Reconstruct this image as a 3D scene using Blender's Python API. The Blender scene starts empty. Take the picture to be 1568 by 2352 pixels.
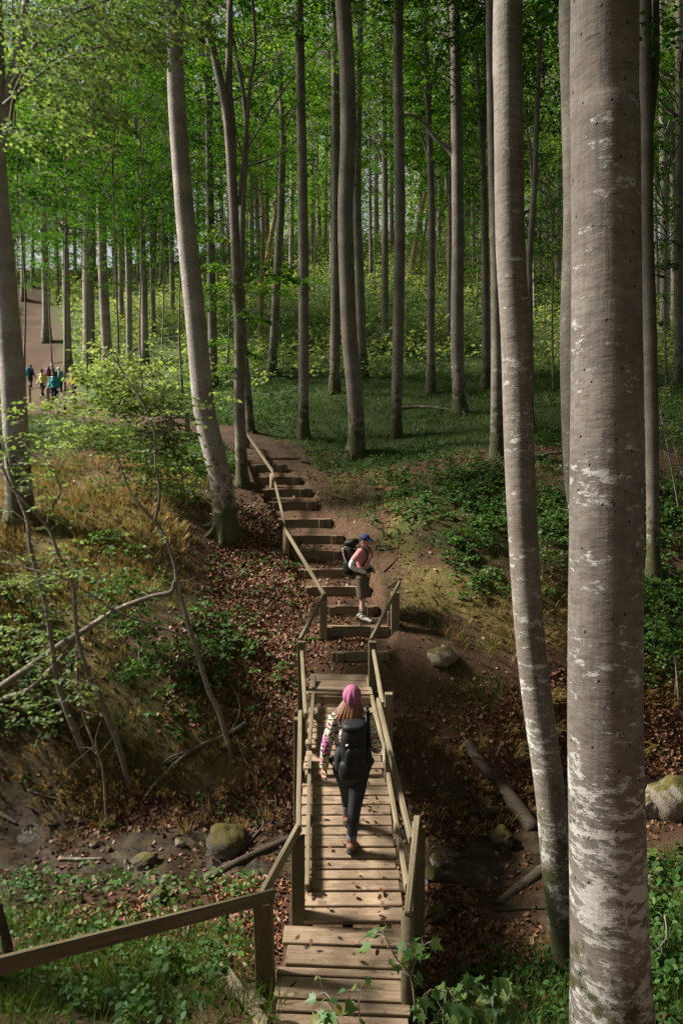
import bpy, bmesh, math, random
import numpy as np
from mathutils import Vector, Matrix

random.seed(7)
RNG = np.random.default_rng(11)
SC = bpy.context.scene
COL = SC.collection
R = math.radians

# ------------------------------------------------------------------ camera
F = 1568.0            # focal length in units of a 1568 x 2352 picture
CX, CY, YH = 784.0, 1176.0, 1070.0
PITCH = math.atan((CY - YH) / F)
CAMZ = 5.2
cam_d = bpy.data.cameras.new('camera')
cam = bpy.data.objects.new('camera', cam_d)
COL.objects.link(cam)
cam.location = (0, 0, CAMZ)
cam.rotation_euler = (R(90) - PITCH, 0, 0)
cam_d.sensor_fit = 'VERTICAL'
cam_d.sensor_height = 36.0
cam_d.lens = 36.0 * F / 2352.0
cam_d.clip_start = 0.05
cam_d.clip_end = 900
SC.camera = cam

# ------------------------------------------------------------------ light
SUN_EL, SUN_AZ = R(41), R(-80)          # azimuth from +Y, clockwise
world = bpy.data.worlds.new('World')
SC.world = world
world.use_nodes = True
wn = world.node_tree
wn.nodes.clear()
sky = wn.nodes.new('ShaderNodeTexSky')
sky.sky_type = 'NISHITA'
sky.sun_disc = False
sky.sun_elevation = SUN_EL
sky.sun_rotation = SUN_AZ
sky.air_density = 1.0
sky.dust_density = 1.5
sky.ozone_density = 1.0
bg = wn.nodes.new('ShaderNodeBackground')
bg.inputs['Strength'].default_value = 0.05
wo = wn.nodes.new('ShaderNodeOutputWorld')
hs = wn.nodes.new('ShaderNodeHueSaturation')          # a hazy, whitish sky
hs.inputs['Saturation'].default_value = 0.22
wn.links.new(sky.outputs[0], hs.inputs['Color'])
wn.links.new(hs.outputs[0], bg.inputs[0])
wn.links.new(bg.outputs[0], wo.inputs[0])
sun_d = bpy.data.lights.new('sun', 'SUN')
sun_d.energy = 5.0
sun_d.angle = R(10)
sun_d.color = (1.0, 0.92, 0.81)
sun = bpy.data.objects.new('sun', sun_d)
COL.objects.link(sun)
to_sun = Vector((math.sin(SUN_AZ) * math.cos(SUN_EL), math.cos(SUN_AZ) * math.cos(SUN_EL), math.sin(SUN_EL)))
sun.rotation_euler = to_sun.to_track_quat('Z', 'Y').to_euler()
sun.location = (-20, -5, 30)
SC.view_settings.view_transform = 'Standard'
SC.view_settings.look = 'None'
SC.view_settings.gamma = 1.0
SC.view_settings.use_curve_mapping = False
SC.view_settings.exposure = 1.34
SC.render.engine = 'CYCLES'
SC.cycles.max_bounces = 7
SC.cycles.diffuse_bounces = 4
SC.cycles.glossy_bounces = 2
SC.cycles.transmission_bounces = 4
SC.cycles.transparent_max_bounces = 12
SC.cycles.use_denoising = True
SC.cycles.denoiser = 'OPENIMAGEDENOISE'
SC.cycles.denoising_input_passes = 'RGB_ALBEDO_NORMAL'

# ------------------------------------------------------------------ picture <-> place
CP, SP = math.cos(PITCH), math.sin(PITCH)

def ray(px, py):
    u, v = (px - CX) / F, (CY - py) / F
    return np.array([u, CP + v * SP, v * CP - SP])

def at(px, py, Y):
    d = ray(px, py)
    t = Y / d[1]
    return np.array([d[0] * t, Y, CAMZ + d[2] * t])

def proj(P):
    P = np.asarray(P, float)
    x, y, z = P[..., 0], P[..., 1], P[..., 2] - CAMZ
    w = np.maximum(y * CP - z * SP, 1e-3)
    return CX + F * x / w, CY - F * (y * SP + z * CP) / w

def pxm(w, Y):
    return w * Y / F

# ------------------------------------------------------------------ noise
def vnoise(x, y, scale=1.0, seed=0, octaves=1):
    x = np.asarray(x, float) * scale; y = np.asarray(y, float) * scale
    out = np.zeros_like(x); amp, tot = 1.0, 0.0
    for o in range(octaves):
        xi = np.floor(x).astype(np.int64); yi = np.floor(y).astype(np.int64)
        fx, fy = x - xi, y - yi
        fx = fx * fx * (3 - 2 * fx); fy = fy * fy * (3 - 2 * fy)
        def h(a, b):
            n = (a * 374761393 + b * 668265263 + (seed + o * 17) * 974711) & 0x7fffffff
            n = ((n ^ (n >> 13)) * 1274126177) & 0x7fffffff
            return ((n ^ (n >> 16)) & 0xffff) / 65535.0
        v = (h(xi, yi) * (1 - fx) + h(xi + 1, yi) * fx) * (1 - fy) + (h(xi, yi + 1) * (1 - fx) + h(xi + 1, yi + 1) * fx) * fy
        out += amp * (v - 0.5); tot += amp
        amp *= 0.5; x = x * 2.03; y = y * 2.03
    return out / tot

def sstep(a, b, x):
    t = np.clip((x - a) / (b - a), 0, 1)
    return t * t * (3 - 2 * t)

# ------------------------------------------------------------------ materials
def newmat(name):
    m = bpy.data.materials.new(name)
    m.use_nodes = True
    nt = m.node_tree
    nt.nodes.clear()
    out = nt.nodes.new('ShaderNodeOutputMaterial')
    return m, nt, out

class NT:
    """small wrapper to write node graphs briefly"""
    def __init__(s, nt): s.nt = nt
    def n(s, typ, **kw):
        nd = s.nt.nodes.new(typ)
        for k, v in kw.items():
            if k.startswith('i_'):
                key = k[2:]
                key = int(key) if key.isdigit() else key.replace('_', ' ')
                s.set(nd.inputs[key], v)
            else: setattr(nd, k, v)
        return nd
    def set(s, sock, v):
        if isinstance(v, bpy.types.NodeSocket): s.nt.links.new(v, sock)
        else:
            if isinstance(v, (tuple, list)) and len(v) == 3 and sock.type == 'RGBA': v = (*v, 1)
            sock.default_value = v
    def coord(s, kind='Object', scale=(1, 1, 1), loc=(0, 0, 0)):
        t = s.n('ShaderNodeTexCoord')
        m = s.n('ShaderNodeMapping', i_Vector=t.outputs[kind], i_Scale=scale, i_Location=loc)
        return m.outputs[0]
    def noise(s, vec, scale, detail=3, rough=0.55, dist=0.0):
        return s.n('ShaderNodeTexNoise', i_Vector=vec, i_Scale=scale, i_Detail=detail, i_Roughness=rough, i_Distortion=dist).outputs[0]
    def ramp(s, fac, stops, interp='LINEAR'):
        r = s.n('ShaderNodeValToRGB', i_Fac=fac)
        cr = r.color_ramp; cr.interpolation = interp
        while len(cr.elements) < len(stops): cr.elements.new(0.5)
        for e, (p, c) in zip(cr.elements, stops):
            e.position = p
            e.color = (*c, 1) if isinstance(c, (tuple, list)) else (c, c, c, 1)
        return r.outputs[0]
    def mix(s, fac, a, b, blend='MIX'):
        m = s.n('ShaderNodeMix', data_type='RGBA', blend_type=blend)
        s.set(m.inputs[0], fac); s.set(m.inputs[6], a); s.set(m.inputs[7], b)
        return m.outputs[2]
    def math(s, op, a, b=0.0):
        m = s.n('ShaderNodeMath', operation=op)
        s.set(m.inputs[0], a); s.set(m.inputs[1], b)
        return m.outputs[0]
    def attr(s, name): return s.n('ShaderNodeAttribute', attribute_name=name)
    def bsdf(s, out, color, rough=0.8, spec=0.3, bump=None, strength=0.3, dist=0.01, **kw):
        b = s.n('ShaderNodeBsdfPrincipled')
        s.set(b.inputs['Base Color'], color); s.set(b.inputs['Roughness'], rough)
        s.set(b.inputs['Specular IOR Level'], spec)
        for k, v in kw.items(): s.set(b.inputs[k.replace('_', ' ')], v)
        if bump is not None:
            bp = s.n('ShaderNodeBump', i_Height=bump, i_Strength=strength, i_Distance=dist)
            s.nt.links.new(bp.outputs[0], b.inputs['Normal'])
        if out is not None: s.nt.links.new(b.outputs[0], out.inputs[0])
        return b

MAT = {}
def plain(name, color, rough=0.75, spec=0.3, var=0.25, scale=30, bump=0.15):
    m, nt, out = newmat(name); g = NT(nt)
    n = g.noise(g.coord(), scale, 3)
    dark = tuple(c * (1 - var) for c in color); lite = tuple(min(1, c * (1 + var)) for c in color)
    c = g.ramp(n, [(0.3, dark), (0.7, lite)])
    g.bsdf(out, c, rough, spec, bump=n, strength=bump, dist=0.004)
    MAT[name] = m
    return m

def bark(name, base, light, lichen, lich_thr, moss=0.0, dots=0.0, lzs=1.0, lf=1.0):
    m, nt, out = newmat(name); g = NT(nt)
    rnd = g.n('ShaderNodeObjectInfo').outputs['Random']
    off = g.n('ShaderNodeCombineXYZ', i_X=g.math('MULTIPLY', rnd, 40.0), i_Z=g.math('MULTIPLY', rnd, 17.0)).outputs[0]
    tc = g.n('ShaderNodeTexCoord').outputs['Object']
    tc = g.n('ShaderNodeVectorMath', operation='ADD', i_0=tc, i_1=off).outputs[0]
    def mp(sc): return g.n('ShaderNodeMapping', i_Vector=tc, i_Scale=sc).outputs[0]
    wide = g.noise(mp((1.3, 1.3, 2.2)), 1.0, 3)
    fine = g.noise(mp((9, 9, 22)), 1.0, 4, 0.65)
    vert = g.noise(mp((26, 26, 2.5)), 1.0, 3)
    c = g.mix(g.ramp(wide, [(0.35, 0.0), (0.68, 1.0)]), base, light)
    c = g.mix(g.ramp(vert, [(0.3, 0.35), (0.6, 0.0)]), c, tuple(v * 0.55 for v in base))
    c = g.mix(g.ramp(fine, [(0.36, 0.55), (0.56, 0.0)]), c, tuple(v * 0.6 for v in base))
    # lichen patches, drawn out sideways, thinning upwards
    z = g.n('ShaderNodeSeparateXYZ', i_Vector=g.n('ShaderNodeTexCoord').outputs['Object']).outputs[2]
    lz = g.math('MULTIPLY', g.math('MINIMUM', g.math('MULTIPLY', z, 0.09), 1.0), 0.10 * lzs)
    la = g.noise(mp((4.0 * lf, 4.0 * lf, 9.0 * lf)), 1.0, 7, 0.75)
    lb = g.noise(mp((1.1, 1.1, 1.6)), 1.0, 2)
    l = g.math('ADD', g.math('MULTIPLY', la, 0.72), g.math('MULTIPLY', lb, 0.34))
    l = g.math('SUBTRACT', l, lz)
    lm = g.ramp(l, [(lich_thr, 0.0), (lich_thr + 0.045, 1.0)])
    c = g.mix(g.math('MULTIPLY', lm, 0.85), c, lichen)
    # dark horizontal scars
    scar = g.noise(mp((4, 4, 38)), 1.0, 3, 0.5, 0.35)
    sm = g.math('MULTIPLY', g.ramp(scar, [(0.64, 0.0), (0.69, 0.8)]), g.ramp(g.noise(mp((5, 5, 3)), 1.0, 2), [(0.52, 0.0), (0.60, 1.0)]))
    c = g.mix(g.math('MULTIPLY', sm, 0.8), c, tuple(v * 0.3 for v in base))
    ht = g.math('ADD', g.math('MULTIPLY', fine, 0.6), g.math('MULTIPLY', lm, 0.25))
    if dots > 0:
        vo = g.n('ShaderNodeTexVoronoi', i_Vector=mp((7, 7, 6)), i_Scale=1.6)
        dm = g.ramp(vo.outputs['Distance'], [(0.07, 1.0), (0.13, 0.0)])
        pick = g.math('GREATER_THAN', g.n('ShaderNodeSeparateColor', i_0=vo.outputs['Color']).outputs[0], 1 - dots)
        dm = g.math('MULTIPLY', dm, pick)
        c = g.mix(g.math('MULTIPLY', dm, 0.9), c, tuple(v * 0.22 for v in base))
        ht = g.math('ADD', ht, g.math('MULTIPLY', dm, 1.2))
    if moss > 0:
        mo = g.math('ADD', g.noise(mp((5, 5, 5)), 1.0, 5, 0.7), g.math('MULTIPLY', g.math('MINIMUM', z, 6.0), -0.16))
        mm = g.ramp(mo, [(0.42 - moss * 0.25, 0.0), (0.52 - moss * 0.25, 0.9)])
        c = g.mix(mm, c, (0.05, 0.055, 0.015))
    ht = g.math('ADD', ht, g.math('MULTIPLY', vert, 0.3))
    g.bsdf(out, c, 0.85, 0.2, bump=ht, strength=0.85, dist=0.016)
    MAT[name] = m

bark('bark_near', (0.135, 0.116, 0.098), (0.235, 0.213, 0.19), (0.46, 0.455, 0.44), 0.52, moss=0.05, dots=0.6, lf=1.7, lzs=1.5)
bark('bark_lichen', (0.14, 0.120, 0.10), (0.24, 0.217, 0.19), (0.46, 0.455, 0.435), 0.515, moss=0.75, lf=1.5, lzs=1.4)
bark('bark_pale', (0.26, 0.225, 0.20), (0.46, 0.42, 0.385), (0.54, 0.52, 0.49), 0.59, moss=0.5)
bark('bark_mid', (0.165, 0.142, 0.118), (0.28, 0.25, 0.212), (0.42, 0.41, 0.38), 0.60, moss=0.45)
bark('bark_far', (0.16, 0.135, 0.10), (0.26, 0.225, 0.175), (0.30, 0.29, 0.25), 0.62, moss=0.3)
bark('bark_left', (0.20, 0.17, 0.135), (0.34, 0.30, 0.25), (0.42, 0.41, 0.37), 0.60, moss=0.3)
bark('bark_tan', (0.27, 0.17, 0.10), (0.40, 0.27, 0.17), (0.42, 0.33, 0.25), 0.66)
bark('bark_sapling', (0.17, 0.14, 0.115), (0.29, 0.25, 0.21), (0.42, 0.39, 0.35), 0.57)
bark('bark_log', (0.05, 0.038, 0.027), (0.095, 0.076, 0.055), (0.26, 0.24, 0.20), 0.63)

def leafmat(name, stops, trans=0.45, tcol=(1.6, 1.9, 0.7), rough=0.5, spec=0.35):
    m, nt, out = newmat(name); g = NT(nt)
    t = g.attr('tint').outputs['Fac']
    c = g.ramp(t, stops)
    b = g.bsdf(None, c, rough, spec)
    if trans > 0:
        tr = g.n('ShaderNodeBsdfTranslucent')
        g.set(tr.inputs[0], g.mix(1.0, c, tcol, 'MULTIPLY'))
        mx = g.n('ShaderNodeMixShader'); mx.inputs[0].default_value = trans
        nt.links.new(b.outputs[0], mx.inputs[1]); nt.links.new(tr.outputs[0], mx.inputs[2])
        nt.links.new(mx.outputs[0], out.inputs[0])
    else: nt.links.new(b.outputs[0], out.inputs[0])
    MAT[name] = m

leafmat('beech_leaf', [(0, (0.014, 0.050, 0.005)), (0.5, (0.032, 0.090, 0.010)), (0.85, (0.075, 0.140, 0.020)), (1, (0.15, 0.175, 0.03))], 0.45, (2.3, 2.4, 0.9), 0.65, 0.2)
leafmat('spring_leaf', [(0, (0.026, 0.080, 0.009)), (0.5, (0.062, 0.135, 0.020)), (1, (0.16, 0.22, 0.05))], 0.5, (2.1, 2.1, 0.9), 0.65, 0.2)
leafmat('bright_leaf', [(0, (0.075, 0.125, 0.045)), (0.5, (0.14, 0.195, 0.08)), (1, (0.24, 0.28, 0.10))], 0.45, (1.6, 1.7, 0.8), 0.6, 0.25)
leafmat('shrub_leaf', [(0, (0.022, 0.066, 0.011)), (0.5, (0.048, 0.112, 0.022)), (1, (0.10, 0.175, 0.038))], 0.35, (1.5, 1.6, 0.7), 0.6, 0.25)
leafmat('litter_leaf', [(0, (0.055, 0.024, 0.012)), (0.4, (0.13, 0.058, 0.028)), (0.75, (0.22, 0.11, 0.056)), (1, (0.35, 0.22, 0.13))], 0.08, (1, 1, 1), 0.55, 0.3)
leafmat('grass_blade', [(0, (0.032, 0.068, 0.011)), (0.6, (0.078, 0.12, 0.022)), (1, (0.17, 0.17, 0.045))], 0.3, (1.5, 1.6, 0.8))
leafmat('straw_blade', [(0, (0.15, 0.115, 0.028)), (0.5, (0.33, 0.235, 0.080)), (1, (0.54, 0.42, 0.20))], 0.25, (1.2, 1.2, 1.0))
leafmat('moss_tuft', [(0, (0.03, 0.034, 0.008)), (0.6, (0.065, 0.068, 0.014)), (1, (0.13, 0.105, 0.025))], 0.1, (1.3, 1.3, 1.0))

# ground: soil, grass, moss and litter underlay mixed by vertex masks
m, nt, out = newmat('ground'); g = NT(nt)
v = g.coord('Object')
n1 = g.noise(v, 1.3, 5, 0.6); n2 = g.noise(v, 14, 5, 0.65); n3 = g.noise(v, 60, 3, 0.6)
soil = g.ramp(n2, [(0.25, (0.038, 0.022, 0.012)), (0.55, (0.085, 0.048, 0.027)), (0.8, (0.15, 0.09, 0.053))])
litt = g.ramp(n3, [(0.3, (0.045, 0.021, 0.011)), (0.6, (0.115, 0.055, 0.027)), (0.8, (0.19, 0.10, 0.052))])
gras = g.ramp(n2, [(0.3, (0.022, 0.042, 0.009)), (0.6, (0.045, 0.075, 0.016)), (0.8, (0.085, 0.10, 0.025))])
moss = g.ramp(n2, [(0.3, (0.06, 0.046, 0.016)), (0.55, (0.13, 0.10, 0.032)), (0.8, (0.25, 0.19, 0.08))])
c = soil
n4 = g.noise(v, 5, 6, 0.65)
bedc = g.ramp(n4, [(0.35, (0.022, 0.015, 0.009)), (0.5, (0.065, 0.046, 0.025)), (0.7, (0.15, 0.11, 0.055))])
for nm, col in (('litter', litt), ('moss', moss), ('grass', gras), ('bed', bedc)):
    f = g.math('ADD', g.attr(nm).outputs['Fac'], g.math('ADD', g.math('MULTIPLY', g.math('SUBTRACT', n1, 0.5), 0.9), g.math('MULTIPLY', g.math('SUBTRACT', n2, 0.5), 0.8)))
    c = g.mix(g.ramp(f, [(0.3, 0.0), (0.75, 1.0)]), c, col)
wet = g.attr('wet').outputs['Fac']
c = g.mix(wet, c, g.mix(1.0, c, (0.5, 0.46, 0.42), 'MULTIPLY'))
ro = g.math('SUBTRACT', 0.95, g.math('MULTIPLY', wet, 0.45))
g.bsdf(out, c, ro, 0.25, bump=g.math('ADD', n2, g.math('MULTIPLY', n3, 0.6)), strength=0.7, dist=0.03)
MAT['ground'] = m

m, nt, out = newmat('path_earth'); g = NT(nt)
v = g.coord('Object')
n2 = g.noise(v, 7, 6, 0.65); n3 = g.noise(v, 70, 3, 0.6)
c = g.ramp(n2, [(0.3, (0.045, 0.027, 0.017)), (0.55, (0.085, 0.053, 0.034)), (0.8, (0.14, 0.092, 0.06))])
c = g.mix(g.ramp(n3, [(0.62, 0.0), (0.7, 0.6)]), c, (0.05, 0.03, 0.02))
g.bsdf(out, c, 0.95, 0.2, bump=g.math('ADD', n2, n3), strength=0.5, dist=0.03)
MAT['path'] = m

m, nt, out = newmat('water'); g = NT(nt)
v = g.coord('Object')
h = g.noise(v, 9, 3, 0.5, 0.6)
bp = g.n('ShaderNodeBump', i_Height=h, i_Strength=0.6, i_Distance=0.05)
gl = g.n('ShaderNodeBsdfGlossy', i_Color=(0.95, 0.97, 1.0), i_Roughness=0.06)
nt.links.new(bp.outputs[0], gl.inputs['Normal'])
tr = g.n('ShaderNodeBsdfTransparent', i_Color=(0.80, 0.72, 0.58))
fr = g.n('ShaderNodeFresnel', i_IOR=1.33)
nt.links.new(bp.outputs[0], fr.inputs['Normal'])
mx = g.n('ShaderNodeMixShader', i_0=fr.outputs[0])
nt.links.new(tr.outputs[0], mx.inputs[1]); nt.links.new(gl.outputs[0], mx.inputs[2])
nt.links.new(mx.outputs[0], out.inputs[0])
MAT['water'] = m

def wood(name, dark, mid, lite, green=0.0, stain=0.0):
    m, nt, out = newmat(name); g = NT(nt)
    oi = g.n('ShaderNodeObjectInfo').outputs['Random']
    off = g.n('ShaderNodeCombineXYZ', i_X=g.math('MULTIPLY', oi, 50.0), i_Y=g.math('MULTIPLY', oi, 31.0), i_Z=g.math('MULTIPLY', oi, 13.0)).outputs[0]
    tc = g.n('ShaderNodeVectorMath', operation='ADD', i_0=g.n('ShaderNodeTexCoord').outputs['Object'], i_1=off).outputs[0]
    def mp(sc): return g.n('ShaderNodeMapping', i_Vector=tc, i_Scale=sc).outputs[0]
    gr = g.noise(mp((2.5, 55, 55)), 1.0, 4, 0.6, 0.4)
    bl = g.noise(mp((3, 3, 3)), 1.0, 4, 0.6)
    sp = g.noise(mp((38, 60, 60)), 1.0, 2, 0.5)
    c = g.ramp(gr, [(0.28, dark), (0.5, mid), (0.75, lite)])
    c = g.mix(g.ramp(bl, [(0.3, 0.45), (0.55, 0.0)]), c, tuple(v * 0.6 for v in mid))
    c = g.mix(g.ramp(sp, [(0.66, 0.0), (0.72, 0.7)]), c, tuple(v * 0.45 for v in dark))
    if green > 0:
        gn = g.noise(mp((5, 9, 9)), 1.0, 4, 0.6)
        c = g.mix(g.math('MULTIPLY', g.ramp(gn, [(0.35, 0.0), (0.65, 1.0)]), green), c, (0.10, 0.105, 0.035))
    if stain > 0:
        st = g.noise(mp((6, 9, 9)), 1.0, 4, 0.6)
        c = g.mix(g.math('MULTIPLY', g.ramp(st, [(0.58, 0.0), (0.66, 1.0)]), stain), c, tuple(v * 0.35 for v in mid))
    if stain > 0:      # mud trodden along the middle
        ax = g.math('ABSOLUTE', g.n('ShaderNodeSeparateXYZ', i_Vector=g.n('ShaderNodeTexCoord').outputs['Object']).outputs[0])
        mud = g.math('SUBTRACT', g.math('ADD', g.noise(mp((5, 14, 14)), 1.0, 5, 0.7), 0.16), g.math('MULTIPLY', ax, 0.8))
        c = g.mix(g.math('MULTIPLY', g.ramp(mud, [(0.45, 0.0), (0.62, 1.0)]), 0.5), c, (0.085, 0.055, 0.034))
    c = g.mix(1.0, c, g.ramp(oi, [(0.0, 0.86), (1.0, 1.1)]), 'MULTIPLY')
    g.bsdf(out, c, 0.8, 0.25, bump=g.math('ADD', gr, g.math('MULTIPLY', sp, 0.3)), strength=0.4, dist=0.006)
    MAT[name] = m
wood('deck_wood', (0.185, 0.128, 0.084), (0.315, 0.226, 0.155), (0.40, 0.305, 0.215), 0.15, 0.8)
wood('rail_wood', (0.105, 0.086, 0.055), (0.19, 0.156, 0.103), (0.29, 0.245, 0.17), 0.2)
wood('post_wood', (0.06, 0.047, 0.030), (0.105, 0.084, 0.053), (0.16, 0.13, 0.085), 0.35)
wood('step_wood', (0.095, 0.070, 0.046), (0.18, 0.138, 0.095), (0.28, 0.225, 0.16), 0.15)
wood('stake_wood', (0.20, 0.13, 0.08), (0.30, 0.20, 0.13), (0.40, 0.30, 0.2), 0.1)

def rock(name, a, b, mossy):
    m, nt, out = newmat(name); g = NT(nt)
    v = g.coord('Object')
    n1 = g.noise(v, 3, 5, 0.65); n2 = g.noise(v, 40, 4, 0.6)
    c = g.ramp(g.math('ADD', g.math('MULTIPLY', n1, 0.6), g.math('MULTIPLY', n2, 0.4)), [(0.35, a), (0.65, b)])
    nz = g.n('ShaderNodeSeparateXYZ', i_Vector=g.n('ShaderNodeNewGeometry').outputs['Normal']).outputs[2]
    mm = g.ramp(g.math('ADD', g.math('MULTIPLY', nz, 0.35), n1), [(0.86 - mossy * 0.3, 0.0), (0.92 - mossy * 0.3, 1.0)])
    c = g.mix(mm, c, g.ramp(n2, [(0.3, (0.035, 0.036, 0.008)), (0.7, (0.12, 0.095, 0.025))]))
    g.bsdf(out, c, 0.85, 0.3, bump=g.math('ADD', n1, n2), strength=0.6, dist=0.03)
    MAT[name] = m
rock('rock_pale', (0.11, 0.095, 0.072), (0.25, 0.22, 0.175), 0.55)
rock('rock_dark', (0.04, 0.034, 0.024), (0.085, 0.072, 0.053), 0.6)

# ------------------------------------------------------------------ mesh helpers
def wm(o):
    m = o.matrix_basis.copy()
    return m if o.parent is None else wm(o.parent) @ o.matrix_parent_inverse @ m

def link(o, parent=None):
    COL.objects.link(o)
    if parent is not None:
        o.parent = parent
        o.matrix_parent_inverse = wm(parent).inverted()
    return o

def tag(o, label=None, cat=None, group=None, kind=None):
    if label: o['label'] = label
    if cat: o['category'] = cat
    if group: o['group'] = group
    if kind: o['kind'] = kind
    return o

def empty(name, loc, label=None, cat=None, group=None):
    o = bpy.data.objects.new(name, None)
    COL.objects.link(o)
    o.location = loc
    o.empty_display_size = 0.1
    return tag(o, label, cat, group)

def np_mesh(name, verts, counts, idx, mats, tint=None, smooth=False, matidx=None):
    me = bpy.data.meshes.new(name)
    nv, nf, nl = len(verts), len(counts), len(idx)
    me.vertices.add(nv); me.loops.add(nl); me.polygons.add(nf)
    me.vertices.foreach_set('co', np.ascontiguousarray(verts, np.float32).ravel())
    me.loops.foreach_set('vertex_index', np.ascontiguousarray(idx, np.int32))
    st = np.zeros(nf, np.int32); st[1:] = np.cumsum(counts)[:-1]
    me.polygons.foreach_set('loop_start', st)
    if smooth: me.polygons.foreach_set('use_smooth', np.ones(nf, bool))
    for mt in (mats if isinstance(mats, (list, tuple)) else [mats]): me.materials.append(MAT[mt])
    if matidx is not None: me.polygons.foreach_set('material_index', np.asarray(matidx, np.int32))
    if tint is not None:
        a = me.attributes.new('tint', 'FLOAT', 'POINT')
        a.data.foreach_set('value', np.asarray(tint, np.float32))
    me.update()
    me.validate()
    return me

def unit(v):
    v = np.asarray(v, float)
    return v / np.maximum(np.linalg.norm(v, axis=-1, keepdims=True), 1e-9)

class Geo:
    """collects polygons of many shapes into one mesh"""
    def __init__(s): s.v, s.c, s.i, s.t, s.m, s.n = [], [], [], [], [], 0
    def add(s, verts, counts, idx, tint=0.5, mi=0):
        verts = np.asarray(verts, float).reshape(-1, 3)
        s.v.append(verts); s.c.append(np.asarray(counts)); s.i.append(np.asarray(idx) + s.n)
        t = np.asarray(tint, float)
        s.t.append(np.full(len(verts), float(t)) if t.ndim == 0 else t)
        s.m.append(np.full(len(counts), mi)); s.n += len(verts)
    def leaves(s, c, ax, nrm, L, W, tint, shape='rhomb', mi=0):
        c = np.asarray(c, float); n = len(c)
        if n == 0: return
        ax = unit(ax); sd = unit(np.cross(nrm, ax)); up = np.cross(ax, sd)
        L = np.broadcast_to(np.asarray(L, float), (n,))[:, None]; W = np.broadcast_to(np.asarray(W, float), (n,))[:, None]
        if shape == 'rhomb': prof = [(-.5, 0, 0), (-.05, .5, .06), (.5, 0, 0), (-.05, -.5, .06)]
        elif shape == 'leaf': prof = [(-.5, 0, 0), (-.25, .42, .08), (.12, .46, .08), (.5, 0, -.08), (.12, -.46, .08), (-.25, -.42, .08)]
        elif shape == 'curl': prof = [(-.5, 0, .12), (-.15, .5, -.05), (.3, .35, .1), (.5, 0, .28), (.2, -.45, .05), (-.25, -.4, .15)]
        else: prof = [(0, .5, 0), (.55, .42, .0), (1, 0, 0), (.55, -.42, 0), (0, -.5, 0)]
        V = np.stack([c + ax * L * a + sd * W * b + up * W * h for a, b, h in prof], 1)
        k = len(prof)
        s.add(V.reshape(-1, 3), np.full(n, k), np.arange(n * k), np.repeat(np.broadcast_to(np.asarray(tint, float), (n,)), k), mi)
    def blades(s, base, tip, W, tint, mi=0, bend=None):
        base = np.asarray(base, float); tip = np.asarray(tip, float); n = len(base)
        d = tip - base
        sd = unit(np.stack([d[:, 1], -d[:, 0], np.zeros(n)], 1) + RNG.normal(0, .3, (n, 3)) * np.linalg.norm(d, axis=1, keepdims=True))
        W = np.broadcast_to(np.asarray(W, float), (n,))[:, None]
        mid = base + d * .55 + (0 if bend is None else bend)
        V = np.stack([base - sd * W * .5, base + sd * W * .5, mid + sd * W * .35, tip, mid - sd * W * .35], 1)
        s.add(V.reshape(-1, 3), np.full(n, 5), np.arange(n * 5), np.repeat(np.broadcast_to(np.asarray(tint, float), (n,)), 5), mi)
    def tube(s, pts, rad, sides=8, tint=0.5, mi=0, cap=True, squash=None, wob=0.0, up=(0, 0, 1)):
        P = np.asarray(pts, float); k = len(P)
        rad = np.broadcast_to(np.asarray(rad, float), (k,))
        T = np.zeros_like(P); T[1:-1] = P[2:] - P[:-2]; T[0] = P[1] - P[0]; T[-1] = P[-1] - P[-2]
        T = unit(T)
        ref = np.array(up, float)
        if abs(np.dot(T[0], ref)) > .9: ref = np.array([0, 1., 0])
        X = unit(np.cross(ref, T[0])); V = []; seed = float(RNG.uniform(0, 50))
        a = np.linspace(0, 2 * np.pi, sides, endpoint=False)
        for j in range(k):
            X = unit(X - T[j] * np.dot(X, T[j])); Yv = np.cross(T[j], X)
            sq = (1, 1) if squash is None else squash[j] if np.ndim(squash) == 2 else squash
            rr = rad[j] * (1 + (5 * wob * vnoise(np.cos(a) * 1.1 + 7.3 + seed, np.sin(a) * 1.1 + P[j, 2] * (.12 / max(rad[j], .03)) + P[j, 0] * .7, 1, 5, 2) if wob else 0))
            V.append(P[j] + np.outer(np.cos(a) * rr * sq[0], X) + np.outer(np.sin(a) * rr * sq[1], Yv))
        V = np.concatenate(V)
        ii = np.arange(k - 1)[:, None] * sides; jj = np.arange(sides)[None]; jn = (jj + 1) % sides
        q = np.stack([ii + jj, ii + jn, ii + sides + jn, ii + sides + jj], -1).reshape(-1)
        cnt = [4] * ((k - 1) * sides); idx = list(q)
        if cap:
            cnt += [sides, sides]
            idx += list(range(sides))[::-1] + list(range((k - 1) * sides, k * sides))
        s.add(V, cnt, idx, tint, mi)
    def mesh(s, name, mats, smooth=False):
        return np_mesh(name, np.concatenate(s.v), np.concatenate(s.c), np.concatenate(s.i), mats, np.concatenate(s.t), smooth, np.concatenate(s.m))
    def obj(s, name, mats, parent=None, smooth=False, loc=None):
        me = s.mesh(name, mats, smooth)
        o = bpy.data.objects.new(name, me)
        if loc is not None:
            me.transform(Matrix.Translation(-Vector(loc))); o.location = loc
        return link(o, parent)

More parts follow.
